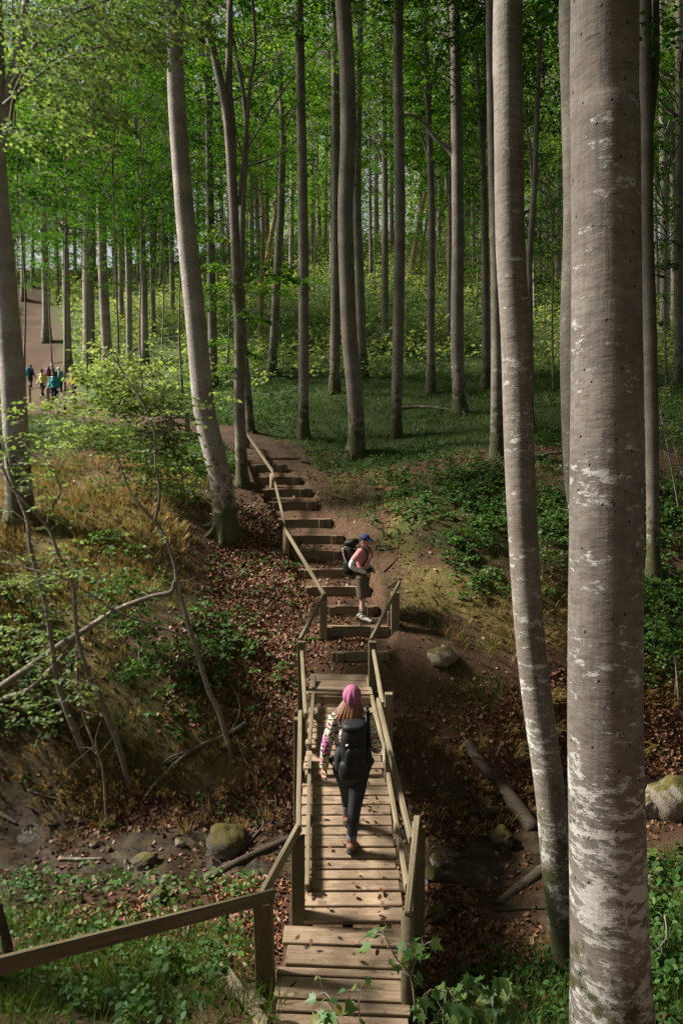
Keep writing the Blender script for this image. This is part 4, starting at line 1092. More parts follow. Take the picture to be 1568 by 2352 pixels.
def person(label, loc, yaw, J, top, legs, vox=.012, sleeves=None, shorts=False, sock=None, shoe='boot_tan', hat=None, hair=None, hair_len=0, scale=1.0, face=True, head_yaw=0, head_pitch=0):
    root = empty('person', loc, label, 'person'); root.rotation_euler = (0, 0, yaw); root.scale = (scale,) * 3
    J = {k: np.array(v_, float) for k, v_ in J.items()}
    hd = J['head']; hip = (J['hipL'] + J['hipR']) / 2
    HR = Matrix.Rotation(head_yaw, 4, 'Z') @ Matrix.Rotation(head_pitch, 4, 'X')
    hv = lambda x, y, z: hd + np.array(HR @ Vector((x, y, z)))
    # ---- the whole body, one surface
    g = Geo()
    ell(g, hv(0, .0, .015), (.073, .092, .108), 14, 2.1, HR); ell(g, hv(0, .045, -.055), (.052, .052, .058), 10, 2, HR)
    ell(g, hv(0, .100, -.012), (.012, .020, .024), 8, 2, HR)
    for s in (-1, 1): ell(g, hv(s * .074, -.005, -.005), (.010, .020, .030), 8, 2, HR)
    limb(g, [J['chest'] + np.array([0, 0, .06]), J['neck'], hd - np.array([0, .01, .05])], [.07, .054, .052])
    sp = [hip, (hip + J['chest']) / 2, J['chest'], J['neck'] - np.array([0, 0, .06])]
    limb(g, sp, [.145, .122, .145, .105], [(1.05, .74), (1.0, .72), (1.08, .72), (1.15, .62)])
    for s in 'LR':
        k = -1 if s == 'L' else 1
        limb(g, [J['sh' + s], J['el' + s], J['wr' + s]], [.052, .042, .040, .034, .026])
        limb(g, [J['hip' + s], J['kn' + s], J['an' + s]], [.088, .074, .055, .052, .036])
        an = J['an' + s]; td = J.get('toe' + s, an + np.array([0, .15, -.05]))
        limb(g, [an + np.array([0, -.03, -.03]), (an + td) / 2 + np.array([0, 0, -.005]), td], [.036, .036, .026])
        hdv = J.get('hd' + s, J['wr' + s] - J['el' + s])
        hand(g, J['wr' + s] + unit(hdv) * .012, hdv, np.array(J.get('pn' + s, (-k, 0, .1)), float), k, J.get('curl', np.array(.5)).item())
    body = fuse(g, 'body', 'skin', root, min(vox, .0085), 1)
    # ---- clothes over it
    def sleeve(g, s, t0, t1, infl, flare=0.0):
        Q = smooth_line(np.array([J['sh' + s], J['el' + s], J['wr' + s]]), 24); n = len(Q); a, b = int(t0 * (n - 1)), int(t1 * (n - 1))
        rr = np.interp(np.linspace(0, 1, n), [0, .25, .5, .75, 1], [.056, .047, .045, .038, .031]) + infl
        rr = rr + flare * np.linspace(0, 1, n)
        P_ = Q[a:b + 1]; g.tube(P_, rr[a:b + 1], 14); 
        if a == 0: ell(g, P_[0], (rr[0],) * 3, 8)
    g = Geo()
    up = unit(J['neck'] - hip)
    limb(g, [hip + up * .02, (hip + J['chest']) / 2, J['chest'], J['neck'] - up * .035], [.158, .150, .168, .092], [(1.05, .82), (1.04, .82), (1.10, .78), (1.1, .72)])
    for s in 'LR':
        limb(g, [J['neck'] - up * .05, J['sh' + s]], [.060, .066])
        sleeve(g, s, 0, 1.0 if sleeves is None else .32, .012 if sleeves is None else .022)
    fuse(g, 'jacket' if sleeves is None else 'shirt', top, root, vox, 3)
    if sleeves:
        for s in 'LR':
            g = Geo(); sleeve(g, s, .27, 1.0, .010); fuse(g, 'sleeve', sleeves, root, vox, 2)
    g = Geo()
    limb(g, [hip + np.array([0, -.005, .09]), hip, hip - np.array([0, -.0, .06])], [.150, .165, .15], [(1.06, .80), (1.08, .85), (1.05, .8)])
    for s in 'LR':
        Q = smooth_line(np.array([J['hip' + s] + np.array([0, -.01, -.01]), J['kn' + s], J['an' + s]]), 26)
        rr = np.interp(np.linspace(0, 1, 26), [0, .25, .5, .62, .8, 1], [.105, .088, .066, .062, .056, .045])
        if shorts:
            rr = np.interp(np.linspace(0, 1, 26), [0, .5, 1], [.112, .108, .105]); g.tube(Q[:14], rr[:14], 16)
        else: g.tube(Q[:25], rr[:25], 16)
    fuse(g, 'shorts' if shorts else 'trousers', legs, root, vox, 3)
    for s in 'LR':
        an = J['an' + s]; td = J.get('toe' + s, an + np.array([0, .15, -.05])); kn = J['kn' + s]
        if sock:
            q = an + unit(kn - an) * .15
            g = Geo(); limb(g, [q, (q + an) / 2, an], [.047 if shorts else .054, .046 if shorts else .054, .043 if shorts else .05]); fuse(g, 'sock', sock, root, vox, 1)
        g = Geo(); fw = unit(td - an)
        heel = an + np.array([0, 0, -.045]) - fw * .045
        limb(g, [heel + np.array([0, 0, .02]), an + fw * .04 + np.array([0, 0, -.02]), an + fw * .11 + np.array([0, 0, -.005]), td + fw * .02], [.047, .052, .045, .034], [(1, .95), (1, .95), (1, .85), (1.05, .75)])
        limb(g, [an + np.array([0, 0, -.03]), an + unit(kn - an) * (.03 if shorts else .06)], [.052, .054])
        fuse(g, 'shoe', shoe, root, vox * .9, 2)
        g = Geo(); b0 = heel + np.array([0, 0, -.022]); b1 = td + fw * .03 + np.array([0, 0, -.024])
        limb(g, [b0, (b0 + b1) / 2 + np.array([0, 0, .004]), b1], [.048, .046, .036], [(1, .42)] * 3); part(g, 'sole', 'boot_sole', root)
    if face:
        for s in (-1, 1):
            g = Geo(); ell(g, hv(s * .030, .088, .012), (.011, .007, .006), 8, 2, HR); part(g, 'eye', 'dark_glass', root)
        g = Geo(); ell(g, hv(0, .097, -.058), (.022, .007, .006), 8, 2, HR); part(g, 'mouth', 'lip', root)
    if hair:
        g = Geo(); ell(g, hv(0, -.018, .032), (.083, .095, .100), 12, 2, HR)
        if hair_len: ell(g, hv(0, -.035, -.06 * hair_len), (.085, .075, .12 * hair_len), 10, 2, HR)
        fuse(g, 'hair', hair, root, vox, 2)
    if hat:
        kind, mat = hat
        g = Geo()
        if kind == 'beanie':
            n, m_ = 14, 90
            T, Pp = np.meshgrid(np.linspace(-.35, np.pi / 2 - .02, n), np.linspace(0, 2 * np.pi, m_, endpoint=False), indexing='ij')
            rib = 1 + .05 * np.sign(np.sin(Pp * 9)) * np.abs(np.sin(Pp * 9)) ** .6 * np.cos(T)
            V = np.stack([np.cos(T) * np.cos(Pp) * .092 * rib, np.cos(T) * np.sin(Pp) * .108 * rib, np.sin(T) * .118 + .02], -1).reshape(-1, 3)
            V = V @ np.array((HR @ Matrix.Rotation(R(14), 4, 'X')).to_3x3()).T + hd + np.array([0, -.01, .012])
            a = np.arange(n - 1)[:, None] * m_; b = np.arange(m_)[None]; bn = (b + 1) % m_
            q = np.stack([a + b, a + bn, a + m_ + bn, a + m_ + b], -1).reshape(-1)
            g.add(V, [4] * ((n - 1) * m_) + [m_], list(q) + list(range((n - 1) * m_, n * m_)))
            part(g, 'beanie', mat, root)
        else:
            ell(g, hv(0, -.005, .060), (.086, .103, .075), 14, 2.2, HR)
            fuse(g, 'cap', mat, root, min(vox, .010), 2)
            g = Geo(); ell(g, hv(0, .120, .052), (.070, .075, .010), 12, 2.4, HR @ Matrix.Rotation(R(-12), 4, 'X')); part(g, 'peak', mat, root)
    return root

def walk(hip=.86, st=.30, lean=.04, swing=.18, bent=None):
    """joints of a walker facing +Y, right leg behind"""
    J = dict(hipL=(-.085, 0, hip), hipR=(.085, 0, hip), knR=(.075, -.02, .46), anR=(.06, -st * .8, .10), toeR=(.065, -st * .8 + .15, .035), knL=(-.07, st * .55, .47), anL=(-.055, st, .10), toeL=(-.06, st + .16, .06),
             chest=(0, lean * 1.1, 1.20), neck=(0, lean * 1.7, 1.39), head=(0, lean * 2.2 + .03, 1.53), shL=(-.165, lean * 1.3, 1.335), shR=(.165, lean * 1.3, 1.335),
             elL=(-.225, lean - .06, 1.07), wrL=(-.225, lean + swing * .4, .83), elR=(.225, lean - .02, 1.07), wrR=(.225, lean + swing, .85))
    J['curl'] = .45
    return J

# ---- the hiker on the bridge
WY = 7.02
wx = float(at(806, 1955, WY)[0])
J = walk(.86, .28, .035)
J.update(knR=(.035, -.02, .47), anR=(.0, -.02, .105), toeR=(.01, .14, .045), hipR=(.09, .05, .86), hipL=(-.085, .06, .865), knL=(-.045, .30, .49), anL=(-.035, .40, .17), toeL=(-.04, .55, .14),
         chest=(.0, .10, 1.20), neck=(.0, .13, 1.385), head=(.01, .17, 1.525), shL=(-.17, .11, 1.335), shR=(.17, .11, 1.335),
         elL=(-.245, .03, 1.09), wrL=(-.27, .06, .855), hdL=(.01, .02, -1), pnL=(1, .2, 0), elR=(.255, .03, 1.07), wrR=(.20, .27, 1.10), hdR=(-.3, 1, .1))
hiker = person('hiker seen from behind on the bridge, pink beanie and patterned fleece', (wx, WY, float(deck_z(WY)) - .012), 0, J, 'fleece_print', 'leggings', .0085, sock='sock_grey', shoe='boot_tan', hat=('beanie', 'pink_knit'), hair='hair_auburn', face=True, scale=1.06)
g = Geo()
for k in range(150):      # long loose hair falling from under the beanie
    a = RNG.uniform(-1, 1); d0 = RNG.uniform(0, 1)
    p0 = np.array([.01 + .075 * math.sin(a * 1.5), .17 - .075 * math.cos(a * 1.5) - .01 * d0, 1.50 + RNG.uniform(-.02, .02)])
    fl = RNG.uniform(.5, 1.2)
    p1 = p0 + np.array([.045 * a * fl - .012, -.025, -.07]); p2 = p0 + np.array([.10 * a * fl - .03, -.045 - .02 * d0, -.15]); p3 = p0 + np.array([.145 * a * fl - .045, -.05 + RNG.normal(0, .012), -.19 - .06 * RNG.uniform()])
    g.tube(smooth_line([p0, p1, p2, p3], 8), np.linspace(.012, .003, 8), 5, cap=False)
part(g, 'loose_hair', 'hair_auburn', hiker)

def backpack(label, owner, parts_, mat, scale=1.0):
    root = empty('backpack', tuple(owner.location), label, 'backpack'); root.rotation_euler = owner.rotation_euler; root.scale = owner.scale
    for nm, mt, shapes, vx in parts_:
        g = Geo()
        for sh in shapes:
            if sh[0] == 'b': ell(g, sh[1], sh[2], 14, sh[3] if len(sh) > 3 else 4.0, Matrix.Rotation(sh[4], 4, 'X') if len(sh) > 4 else None)
            else: limb(g, sh[1], sh[2], [(1, .35)] * 3 if sh[0] == 's' else None, 10)
        if vx: fuse(g, nm, mt, root, vx, 3)
        else: part(g, nm, mt, root)
    return root
backpack('black hiking backpack worn by the hiker in the pink beanie', hiker, [
    ('main_bag', 'black_pack', [('b', (.02, -.10, 1.12), (.126, .11, .245), 3.4), ('b', (.02, -.11, .93), (.152, .125, .12), 3.0)], .009),
    ('lid', 'black_pack', [('b', (.025, -.085, 1.335), (.125, .115, .055), 3.0)], .009),
    ('side_pocket', 'black_cloth', [('b', (-.115, -.08, 1.00), (.055, .085, .125), 2.6)], .009),
    ('side_pocket', 'black_cloth', [('b', (.155, -.08, 1.00), (.050, .085, .125), 2.6)], .009),
    ('front_pocket', 'black_pack', [('b', (.03, -.195, 1.00), (.10, .035, .17), 3.4)], .009),
    ('strap', 'black_strap', [('s', [(-.10, .0, 1.30), (-.125, .12, 1.39), (-.12, .22, 1.25)], [.026, .028, .024])], 0),
    ('strap', 'black_strap', [('s', [(.12, .0, 1.30), (.125, .12, 1.39), (.12, .22, 1.25)], [.026, .028, .024])], 0),
    ('hip_belt', 'black_strap', [('t', [(-.15, -.04, .93), (-.19, .06, .93), (-.12, .18, .93)], [.035, .035, .028]), ('t', [(.17, -.04, .93), (.20, .06, .93), (.12, .18, .93)], [.035, .035, .028])], .009),
    ('zip', 'sock_grey', [('t', [(-.045, -.198, 1.16), (-.05, -.21, 1.05), (-.05, -.215, .93)], [.004, .004, .004])], 0),
    ('lace', 'white_trim', [('t', [(-.05, -.205, 1.19), (-.04, -.215, 1.20), (-.03, -.205, 1.195)], [.008, .008, .006])], 0),
    ('buckle', 'white_trim', [('b', (.105, -.20, .93), (.010, .006, .006), 4)], 0)], 'black_pack')
tri = empty('tripod', tuple(hiker.location), 'folded black tripod strapped upright to the right side of the pack', 'tripod'); tri.rotation_euler = hiker.rotation_euler; tri.scale = hiker.scale
for k, (dx, dy) in enumerate(((0, 0), (.022, .012), (.004, .026))):
    g = Geo(); g.tube([(.165 + dx, -.03 + dy, 1.00), (.155 + dx, -.02 + dy, 1.25), (.150 + dx, -.015 + dy, 1.44)], [.009, .011, .012], 8); part(g, 'leg', 'black_strap', tri)
g = Geo(); ell(g, (.158, -.01, 1.455), (.026, .026, .02), 10, 3); g.tube([(.158, -.01, 1.46), (.16, -.01, 1.50)], [.012, .012], 8); ell(g, (.162, -.01, 1.505), (.024, .018, .008), 8, 4); part(g, 'head', 'black_cloth', tri)

# ---- the hiker waiting on the steps
MB = at(833, 1424, 13.2)
mz = float(H(MB[0], MB[1]))
J = dict(hipL=(-.085, .0, .90), hipR=(.085, .0, .90), knL=(-.075, -.02, .49), knR=(.075, .02, .49), anL=(-.06, -.07, .09), anR=(.07, .03, .09), toeL=(-.09, .09, .035), toeR=(.11, .19, .035),
         chest=(0, -.01, 1.24), neck=(0, -.005, 1.445), head=(.01, .035, 1.58), shL=(-.185, .015, 1.375), shR=(.185, .015, 1.375), elL=(-.27, -.07, 1.13), elR=(.285, -.13, 1.12), wrL=(-.16, .15, 1.01), wrR=(.19, .12, .985), hdL=(.75, .5, -.3), hdR=(-.55, .7, -.35), pnL=(.3, -.5, -.8), pnR=(-.3, -.5, -.8), curl=.6)
man = person('hiker in pink shirt and blue cap standing on the steps, looking aside', (float(MB[0]), float(MB[1]), mz), R(-112), J, 'pink_shirt', 'shorts_brown', .010, sleeves='white_sleeve', shorts=True, sock='sock_grey', shoe='shoe_pale', hat=('cap', 'cap_blue'), hair='hair_dark', head_yaw=R(-8), head_pitch=R(-16))
g = Geo(); limb(g, [(-.075, -.018, .535), (-.074, -.02, .505), (-.073, -.022, .47)], [.066, .064, .060]); fuse(g, 'knee_strap', 'turquoise', man, .01, 1)
g = Geo(); ell(g, (-.035, .142, 1.62), (.036, .012, .016), 8, 2.5); ell(g, (.045, .142, 1.62), (.036, .012, .016), 8, 2.5); part(g, 'sunglasses', 'dark_glass', man)
backpack('large black trekking backpack with white stripe on the standing hiker', man, [
    ('main_bag', 'black_pack', [('b', (0, -.27, 1.24), (.155, .13, .27), 3.2), ('b', (0, -.25, 1.00), (.14, .12, .12), 2.6)], .011),
    ('lid', 'black_pack', [('b', (0, -.24, 1.53), (.145, .15, .075), 2.6, R(14))], .011),
    ('side_pocket', 'black_cloth', [('b', (.15, -.27, 1.06), (.045, .09, .13), 2.6)], .011),
    ('side_pocket', 'black_cloth', [('b', (-.15, -.27, 1.06), (.045, .09, .13), 2.6)], .011),
    ('white_stripe', 'white_trim', [('s', [(.155, -.36, 1.42), (.165, -.34, 1.30), (.165, -.29, 1.17)], [.020, .026, .016])], 0),
    ('strap', 'black_strap', [('s', [(.12, -.12, 1.42), (.125, .06, 1.45), (.13, .145, 1.30), (.17, .06, 1.12)], [.03, .03, .026])], 0),
    ('strap', 'black_strap', [('s', [(-.12, -.12, 1.42), (-.125, .06, 1.45), (-.13, .145, 1.30), (-.17, .06, 1.12)], [.03, .03, .026])], 0),
    ('hip_belt', 'black_strap', [('t', [(.12, -.16, 1.0), (.175, .0, 1.0), (.10, .13, 1.0), (0, .155, 1.0)], [.05, .045, .04]), ('t', [(-.12, -.16, 1.0), (-.175, .0, 1.0), (-.10, .13, 1.0), (0, .155, 1.0)], [.05, .045, .04])], .011),
    ('hanging_strap', 'black_strap', [('t', [(.02, -.27, .90), (.02, -.27, .80), (.025, -.27, .68)], [.008, .008, .008])], 0)], 'black_pack')

# ---- the group on the far path
def far_person(label, px, py, yaw, top, legs, hat=None, hair='hair_dark', scale=1.0, pack=None, hair_len=0, st=.25, swing=.2):
    b = hit(px, py); b[2] = float(H(b[0], b[1])) + .03
    J = walk(.87, st, .03, swing)
    p = person(label, tuple(b), yaw, J, top, legs, .022, shoe='shoe_pale', hat=hat, hair=hair, hair_len=hair_len, scale=scale, face=True)
    if pack:
        backpack(pack[0], p, [('main_bag', pack[1], [('b', (0, -.20, 1.17), (.15, .11, .24), 2.8)], .02), ('lid', pack[1], [('b', (0, -.18, 1.39), (.13, .11, .05), 2.6)], .02),
                              ('strap', 'black_strap', [('s', [(-.1, -.1, 1.38), (-.11, .08, 1.40), (-.11, .15, 1.2)], [.03, .03, .03])], 0), ('strap', 'black_strap', [('s', [(.1, -.1, 1.38), (.11, .08, 1.40), (.11, .15, 1.2)], [.03, .03, .03])], 0)], pack[1])
    return p
far_person('woman in teal jacket and black trousers walking down the far path', 127, 936, R(176), 'teal_jacket', 'black_cloth', ('beanie', 'black_cloth'), 'hair_dark', 1.0, None, 1.2)
far_person('walker in lime jacket and black hat on the far path', 100, 917, R(170), 'lime_jacket', 'black_cloth', ('beanie', 'black_cloth'), scale=1.0)
far_person('walker going uphill with a large blue backpack, leftmost of the group', 71, 897, R(-10), 'navy_cloth', 'black_cloth', None, 'hair_dark', 1.0, ('large blue backpack of the leftmost far walker', 'blue_pack'))
far_person('grey-haired walker in black behind the teal jacket', 119, 905, R(-30), 'black_cloth', 'black_cloth', None, 'hair_grey', 1.05, ('plum red daypack of the grey-haired walker', 'plum_pack'))
far_person('walker with a white cap half hidden behind the teal jacket', 138, 912, R(40), 'black_cloth', 'black_cloth', ('cap', 'white_trim'), 'hair_grey', .98, ('grey-teal backpack of the walker in the white cap', 'grey_teal_pack'))
far_person('walker in amber yellow jacket behind the leafy twigs', 172, 924, R(150), 'amber_jacket', 'navy_cloth', None, 'hair_dark', 1.0)

# ================================================================== undergrowth, litter, stones, fallen wood
def scatter(n, x0, x1, y0, y1, dens, seed=1):
    r = np.random.default_rng(seed)
    x = r.uniform(x0, x1, n); y = r.uniform(y0, y1, n)
    P = np.column_stack([x, y, H(x, y)])
    px, py = proj(P)
    k = r.uniform(0, 1, n) < dens(P, px, py)
    return P[k]

def gnormal(P, e=.06):
    x, y = P[:, 0], P[:, 1]
    return unit(np.column_stack([H(x - e, y) - H(x + e, y), H(x, y - e) - H(x, y + e), np.full(len(x), 2 * e)]))
def rnd3(n, s): return RNG.normal(0, s, (n, 3))
def on_stair(P): return (P[:, 1] > 11.3) & (P[:, 1] < 19.4) & (np.abs(P[:, 0] - np.interp(P[:, 1], _sy, (_sx0 + _sx1) / 2)) < .66)
def clear_deck(P): return ~((np.abs(P[:, 0]) < .62) & (P[:, 1] > 5.9) & (P[:, 1] < 11.1))
def off_stream(P): return np.abs(stream_dist(P[:, 0], P[:, 1])) > .55
def nz(P, s, seed): return np.clip(.5 + 1.6 * vnoise(P[:, 0], P[:, 1], s, seed, 2), 0, 1)

# fallen leaves
P = scatter(270000, -7, 9.5, 4.6, 19.5, lambda P, px, py: np.clip(np.maximum(blobs(px, py, LITTER), .05) * (.35 + .9 * nz(P, 1.6, 31)) * off_stream(P) * np.where(on_stair(P), .22, 1) * (1 - .8 * blobs(px, py, DIRT)) * clear_deck(P), 0, 1), 5)
n = len(P); g = Geo()
k = RNG.uniform(.65, 1.3, n)
nr = gnormal(P) + rnd3(n, .45)
g.leaves(P + unit(nr) * .006 + np.array([0, 0, .008]), rnd3(n, 1), nr, .078 * k, .052 * k, np.clip(RNG.normal(.45, .24, n), 0, 1), 'curl')
# drifts in the stream bed and beside the bridge
P = scatter(34000, -5, 7, 8.0, 12.4, lambda P, px, py: (np.abs(stream_dist(P[:, 0], P[:, 1])) < 1.1) * (P[:, 2] > -.27) * nz(P, 2.2, 77) ** 2 * .6, 6)
n = len(P)
g.leaves(P + np.array([0, 0, .012]), rnd3(n, 1), gnormal(P) + rnd3(n, .5), .065, .042, np.clip(RNG.normal(.35, .22, n), 0, 1), 'curl')
n = 90      # a few leaves blown onto the deck
yy = RNG.uniform(5.5, 9.9, n); xx = np.where(RNG.uniform(0, 1, n) < .6, RNG.choice([-1, 1], n) * RNG.uniform(.28, .46, n), RNG.uniform(-.4, .45, n))
g.leaves(np.column_stack([xx, yy, deck_z(yy) + .034]), rnd3(n, 1), np.array([0, 0, 1.]) + rnd3(n, .25), .06, .04, np.clip(RNG.normal(.5, .25, n), 0, 1), 'curl')
litter = tag(g.obj('leaf_litter', 'litter_leaf'), kind='stuff')

# grass of the plateau and near bank, dry grass and moss
g = Geo()
def tufts(P, per, hgt, w, spread, tint, mi, lean=None, lj=.25):
    n = len(P) * per
    B = np.repeat(P, per, 0) + rnd3(n, spread) * np.array([1, 1, 0]); B[:, 2] = H(B[:, 0], B[:, 1]) - .01
    h = hgt * RNG.uniform(.5, 1.3, n)
    d = np.column_stack([RNG.normal(0, lj, n), RNG.normal(0, lj, n), np.ones(n)])
    if lean is not None: d = d + np.repeat(lean, per, 0)
    T = B + unit(d) * h[:, None]
    bend = np.zeros((n, 3)); bend[:, 2] = .18 * h * np.clip(np.linalg.norm(d[:, :2], axis=1), 0, 1)
    g.blades(B, T, w, np.clip(RNG.normal(tint, .22, n), 0, 1), mi, bend)
def grass_ok(P): return (path_dist(P[:, 0], P[:, 1]) > .05) & ~on_stair(P) & clear_deck(P)
P = scatter(26000, -13, 15, 18.8, 36, lambda P, px, py: plateau(P[:, 0], P[:, 1]) * grass_ok(P) * (.35 + .65 * nz(P, .5, 41)) * np.clip(1.6 - (P[:, 1] - 18) / 16, .3, 1), 11)
tufts(P, 4, .17, .020, .06, .42, 0)
P = scatter(16000, -5, 5, 4.8, 9, lambda P, px, py: blobs(px, py, NEARGREEN) * grass_ok(P) * off_stream(P) * nz(P, 1.1, 43), 12)
tufts(P, 5, .26, .008, .04, .35, 0, None, .4)
P = scatter(26000, -7, 9, 8, 18.8, lambda P, px, py: np.maximum(blobs(px, py, COVER + MOSS), .06) * grass_ok(P) * off_stream(P) * nz(P, .9, 45) * .8, 13)
tufts(P, 5, .15, .010, .04, .45, 0)
gn = lambda P: gnormal(P, .3) * np.array([1.6, 1.6, 0])
P = scatter(30000, -8, 9, 8.6, 18.6, lambda P, px, py: blobs(px, py, STRAW) * grass_ok(P) * off_stream(P) * nz(P, 1.0, 47), 14)
tufts(P, 6, .24, .009, .04, .5, 1, gn(P), .35)
P = scatter(700, -6, 7, 9.6, 12, lambda P, px, py: (np.abs(stream_dist(P[:, 0], P[:, 1]) - 1.1) < .7) * grass_ok(P) * .5, 15)
tufts(P, 16, .34, .008, .03, .6, 1, gn(P), .4)
P = scatter(16000, -8, 9, 8.6, 19, lambda P, px, py: blobs(px, py, MOSS + [(b[0], b[1], b[2], b[3], .4) for b in STRAW]) * grass_ok(P) * off_stream(P) * nz(P, 1.3, 49), 16)
tufts(P, 7, .05, .010, .035, .5, 2)
grass = tag(g.obj('grass', ['grass_blade', 'straw_blade', 'moss_tuft']), kind='stuff')

# leafy ground cover: little plants of a few spreading leaves
def plants(g, P, hgt, L, per, tint, spread, mi=0, shape='leaf', flat=.45):
    n = len(P) * per
    a = RNG.uniform(0, 6.28, n); r = RNG.uniform(.2, 1, n) * np.repeat(spread * RNG.uniform(.6, 1.3, len(P)), per)
    hh = np.repeat(hgt * RNG.uniform(.35, 1.3, len(P)), per) * RNG.uniform(.55, 1.05, n)
    c = np.repeat(P, per, 0) + np.column_stack([np.cos(a) * r, np.sin(a) * r, hh])
    ax = np.column_stack([np.cos(a), np.sin(a), RNG.normal(-.25, .25, n)])
    nr = np.array([0, -.15, 1.]) + rnd3(n, flat)
    k = RNG.uniform(.6, 1.25, n)
    g.leaves(c, ax, nr, L * k, L * .62 * k, np.clip(np.repeat(RNG.normal(tint, .16, len(P)), per) + RNG.normal(0, .14, n), 0, 1), shape, mi)
g = Geo()
P = scatter(16000, -9, 10, 9.6, 19.2, lambda P, px, py: blobs(px, py, COVER) * ~on_stair(P) * off_stream(P) * np.clip(nz(P, .8, 51) * 1.5 - .25, 0, 1), 21)
plants(g, P, .24, .095, 9, .5, .14)
P = scatter(2600, -6, 0, 9.8, 18, lambda P, px, py: blobs(px, py, LITTER + STRAW) * ~on_stair(P) * .35 * nz(P, 1.5, 53), 22)
plants(g, P, .10, .075, 6, .6, .09)
P = scatter(7000, -12, 14, 19, 34, lambda P, px, py: (path_dist(P[:, 0], P[:, 1]) > .3) * np.clip(nz(P, .45, 55) * 2 - .9, 0, 1), 23)
plants(g, P, .22, .11, 7, .4, .16, shape='rhomb')
tag(g.obj('ground_cover', 'shrub_leaf'), kind='stuff')
g = Geo()

P = scatter(2300, -5, 5, 4.7, 8.6, lambda P, px, py: blobs(px, py, NEARGREEN) * clear_deck(P) * ~((np.abs(P[:, 0] + .1) < .95) & (P[:, 1] < 6.5)) * off_stream(P) * nz(P, 1.2, 57), 24)
plants(g, P[::2], .26, .072, 10, .25, .14); plants(g, P[1::2], .18, .06, 9, .35, .10)
P = scatter(500, -5, -1, 6.0, 8.7, lambda P, px, py: off_stream(P) * .5, 25)
plants(g, P, .2, .07, 7, .6, .12)
tag(g.obj('near_bank_plants', 'shrub_leaf'), kind='stuff')
# hillside brush
g = Geo()
P = scatter(21000, -42, 44, 27, 74, lambda P, px, py: np.clip(sstep(27, 33, P[:, 1] + 5 * vnoise(P[:, 0], P[:, 1], .15, 61, 2)) * (path_dist(P[:, 0], P[:, 1]) > .6) * (.25 + .9 * nz(P, .18, 63)) * (np.abs(px - 784) < 1000), 0, 1), 26)
plants(g, P, 1.0, .24, 10, .75, .5, shape='rhomb', flat=.6)
plants(g, P[::3], 1.9, .22, 9, .9, .5, shape='rhomb', flat=.6)
tag(g.obj('hillside_brush', 'bright_leaf'), kind='stuff')

# ---- saplings on the left slope
def stem_line(px_pts, Y0, Y1): 
    n = len(px_pts)
    return np.array([at(px, py, Y0 + (Y1 - Y0) * k / (n - 1)) for k, (px, py) in enumerate(px_pts)])
def sapling(label, stems, leaf_spots, mat='bark_sapling', leaf='bright_leaf', L=.075, twigs=10, name='sapling', cat='sapling', t0=.5, fol='foliage', nspr=4):
    base = None; parts = []
    for pts, w0, w1, Y0, Y1 in stems:
        Q = stem_line(pts, Y0, Y1)
        if base is None:
            h = hit(*pts[0], y0=5); Q[0] = Q[0] * .0 + np.array([Q[0][0], Q[0][1], float(H(Q[0][0], Q[0][1])) - .12]) if abs(float(H(Q[0][0], Q[0][1])) - Q[0][2]) < .8 else Q[0]
            base = Q[0].copy(); root = empty(name, base, label, cat)
        Q[1:] += rnd3(len(Q) - 1, .018); parts.append((smooth_line(Q, 6 * len(pts)), pxm(w0, Y0) * .41, pxm(w1, Y1) * .41))
    g = Geo()
    for Q, r0, r1 in parts: g.tube(Q, np.linspace(r0, r1, len(Q)), 8, wob=.03)
    f = Geo()
    for Q, r0, r1 in parts:
        for k in range(twigs * 2):
            i = random.randrange(len(Q) // 4, len(Q)); p = Q[i]
            d = unit(RNG.normal(0, 1, 3) * np.array([1, .8, .5]) + np.array([0, 0, .35])); ln = RNG.uniform(.25, .8)
            q = p + d * ln; m_ = (p + q) / 2 + RNG.normal(0, .05, 3)
            g.tube(smooth_line([p, m_, q], 5), np.linspace(.007, .003, 5), 4, cap=False)
            if leaf_spots is not None and i > len(Q) * .45: spray_leaves(f, m_, math.atan2(d[1], d[0]), ln * .8, 9, L, L * .66, t0, .05, nj=.55, shape='leaf')
    g.obj('stem', mat, root, True, loc=tuple(base))
    for px, py, rx, ry, Y, m_ in (leaf_spots or ()):
        c = at(px, py, Y)
        for k in range(m_):
            u = RNG.normal(0, .6, 3)
            o = c + u * np.array([pxm(rx, Y), .5, pxm(ry, Y)])
            for j in range(nspr): spray_leaves(f, o + RNG.normal(0, .06, 3), RNG.uniform(0, 6.28), RNG.uniform(.25, .5), 10, L, L * .66, t0 + RNG.normal(0, .1), RNG.uniform(-.1, .2), nj=.5, shape='leaf', spread=.6)
            if k % 2 == 0: g2 = None
    if f.n: tag(f.obj(fol, leaf, root, loc=tuple(base)), kind='stuff')
    return root
D3 = lambda L: [(x * .5, 784 + y * .5) for x, y in L]
D5 = lambda L: [(x * .5, 1568 + y * .5) for x, y in L]
